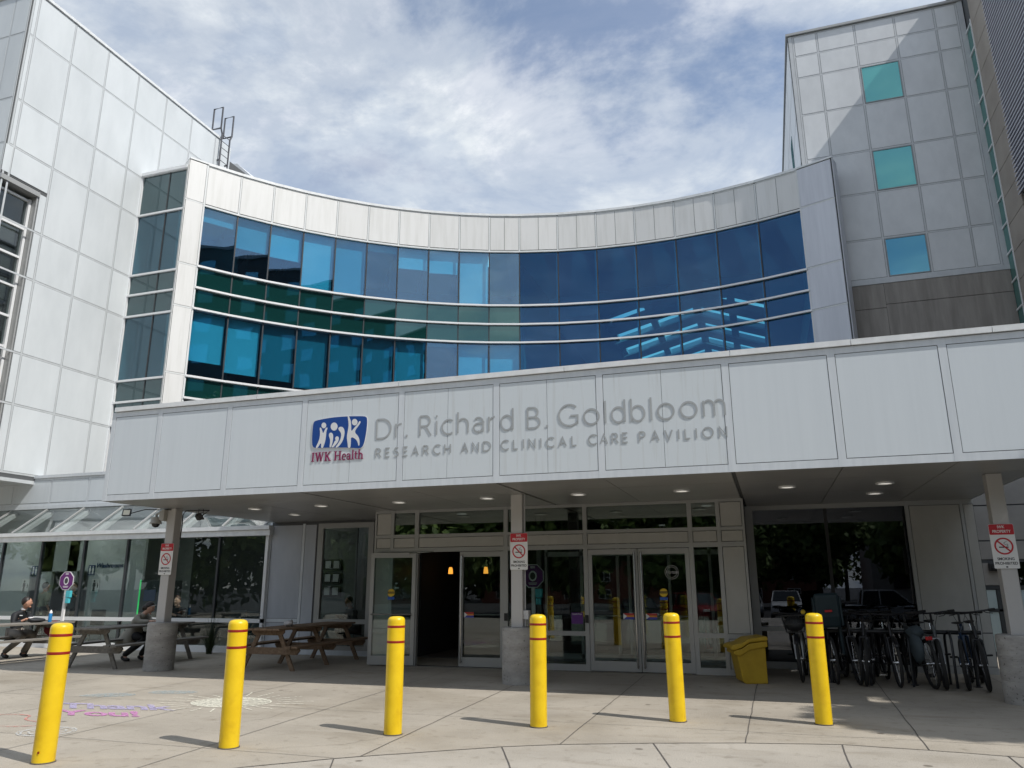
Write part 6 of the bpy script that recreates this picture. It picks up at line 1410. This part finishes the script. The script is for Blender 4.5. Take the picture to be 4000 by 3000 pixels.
q = MB(); q.box(-34, 5.0, -74, -62, G_, 5.2); q.build('wall', 'brick', bh); q = MB(); q.box(-34.3, 5.3, -74.3, -61.6, 5.2, 5.7); q.build('roof', 'white', bh)
for k in range(9):
    for z_ in (-.1, 1.9, 3.9):
        x = -32+k*4.2; q = MB(); q.box(x, x+1.5, -61.95, -61.90, z_, z_+1.1); w0_ = q.build('window_frame', 'white', bh)
        q = MB()
        for a in (0.08, .80):
            for b in (.07, .58): q.box(x+a, x+a+.62, -61.89, -61.88, z_+b, z_+b+.45)
        q.build('pane', 'black', w0_)
wh = thing('pale_house', (13, -60, G_), 'pale house with dark windows beyond the pickup truck', 'house')
q = MB(); q.box(10, 22, -68, -58, G_, 6.5); q.build('wall', 'block_wall', wh); q = MB(); q.box(12, 13.5, -57.98, -57.9, 1, 2.6); q.box(16, 18, -57.98, -57.9, 1, 2.6); q.box(12, 14, -57.98, -57.9, 3.8, 5); q.build('window', 'black', wh); q = MB(); q.box(9.7, 22.3, -68.3, -57.7, 6.5, 6.8); q.build('roof', 'cloth_grey', wh)
mat('car_white', (0.7, 0.7, 0.7), .25); mat('car_silver', (0.35, 0.36, 0.37), .25, .3); mat('car_red', (0.22, 0.01, 0.012), .25); mat('car_black', (0.015, 0.015, 0.018), .2); mat('car_glass', (0.015, 0.018, 0.02), .08); mat('head_lens', (0.7, 0.7, 0.68), .1)
def car(kind, m_, loc, rz, label):
    t = thing('parked_car' if kind != 'pickup' else 'pickup_truck', (0, 0, 0), label, 'car' if kind != 'pickup' else 'pickup truck', 'vehicles parked across the street')
    W = .92
    if kind == 'suv': L_, low, roof = 2.35, [(-2.35, .45), (-2.38, .75), (-2.30, 1.02), (1.0, 1.08), (2.1, .98), (2.36, .80), (2.38, .45)], [(-2.25, 1.02), (-2.0, 1.66), (.15, 1.70), (1.05, 1.08)]
    elif kind == 'sedan': L_, low, roof = 2.3, [(-2.3, .38), (-2.33, .7), (-2.2, .92), (1.0, .92), (2.0, .80), (2.32, .62), (2.33, .38)], [(-1.75, .92), (-1.05, 1.38), (.15, 1.40), (1.1, .92)]
    else: L_, low, roof = 2.75, [(-2.8, .55), (-2.82, 1.08), (.0, 1.10), (1.6, 1.12), (2.6, 1.05), (2.8, .85), (2.8, .5)], [(-.75, 1.10), (-.62, 1.80), (.85, 1.82), (1.65, 1.12)]
    P = lambda a, b, c: (a, c, b)
    q = MB(); q.prism(low+[(x, low[0][1]-.12) for x in (L_-.2, -L_+.2)], P, -W, W); q.build('body', m_, t, bevel=.09)
    q = MB(); b4_ = [(x, z) for x, z in roof]
    q.add([(x, s_*(W-.06 if i in (0, 3) else W-.20), z) for s_ in (-1, 1) for i, (x, z) in enumerate(b4_)], [(0, 1, 2, 3), (7, 6, 5, 4), (0, 4, 5, 1), (1, 5, 6, 2), (2, 6, 7, 3), (3, 7, 4, 0)]); q.build('windows', 'car_glass', t, bevel=.04)
    q = MB(); q.box(roof[1][0]+.05, roof[2][0]-.05, -(W-.2), W-.2, roof[1][1]-.02, roof[1][1]+.045)
    for s_ in (-1, 1):
        for i in (0, 2): q.beam((roof[i][0], s_*(W-.05 if i == 0 else W-.19), roof[i][1]), (roof[i+1][0], s_*(W-.19 if i == 0 else W-.05), roof[i+1][1]), .06, .07)
        xm = (roof[1][0]+roof[2][0])/2; q.beam((xm, s_*(W-.19), roof[1][1]), (xm, s_*(W-.05), roof[0][1]), .05, .08)
    q.build('roof', m_, t, bevel=.02)
    for x in (-L_+.85, L_-.85):
        for s_ in (-1, 1):
            q = MB(); q.lathe([(.20, -.11), (.33, -.10), (.35, -.05), (.35, .05), (.33, .10), (.20, .11)], (0, 0, 0), 24, axis='y'); q.xf(Matrix.Translation((x, s_*(W-.10), .36))); w2 = q.build('wheel', 'tyre', t, smooth=True)
            q = MB(); q.lathe([(.21, -.02), (.20, .02)], (0, 0, 0), 16, axis='y'); q.xf(Matrix.Translation((x, s_*(W+.005), .36))); q.build('hubcap', 'chrome', w2)
    for s_ in (-1, 1):
        q = MB(); q.box(L_-.05, L_+.06, s_*.58-.18, s_*.58+.18, low[4][1]-.22, low[4][1]-.08); q.build('headlight', 'head_lens', t, bevel=.02)
        q = MB(); q.box(-L_-.06, -L_+.02, s_*.72-.10, s_*.72+.10, .72, .92); q.build('tail_light', 'lamp_red', t, bevel=.02)
    q = MB(); q.box(L_-.02, L_+.055, -.38, .38, .55, .82); q.build('grille', 'black', t)
    t.location = loc; t.rotation_euler = (0, 0, rad(rz)); return t
car('suv', 'car_white', (.75, -20.0, G_), 90, 'white sport utility vehicle parked facing the entrance across the street')
car('pickup', 'car_silver', (5.0, -12.5, G_), 0, 'silver pickup truck parked side-on across the street')
car('sedan', 'car_silver', (-1.6, -24, G_), 90, 'silver car parked beside the white sport utility vehicle')
car('suv', 'car_red', (-4.0, -15.5, G_), 60, 'dark red car parked opposite the double doors')
car('sedan', 'car_black', (-7.2, -15.5, G_), 75, 'black car parked beside the dark red car')

pr = thing('notice_rack', (-9.85, 19.2, 1.6), 'three rows of dark framed leaflet holders inside the tall window left of the doors', 'leaflet rack')
q = MB(); q.box(-12.4, -10.9, 19.25, 19.3, .0, 3.3); q.build('backboard', 'room_grey', pr)
for k in range(3):
    q = MB(); q.box(-12.15, -11.35, 19.20, 19.24, 1.25+k*.36, 1.53+k*.36); r_ = q.build('holder', 'black', pr)
    q = MB(); [q.box(-12.1+i_*.26, -11.93+i_*.26, 19.185, 19.195, 1.29+k*.36, 1.49+k*.36) for i_ in range(3)]; q.build('leaflet', 'cloth_white', r_)
q = MB(); q.box(-11.3, -10.6, 18.0, 18.25, 3.47, 3.495); q.box(-11.5, -10.8, 18.9, 19.1, 3.47, 3.495); q.build('lamp_panel', 'ceiling_glow', pr) if False else None
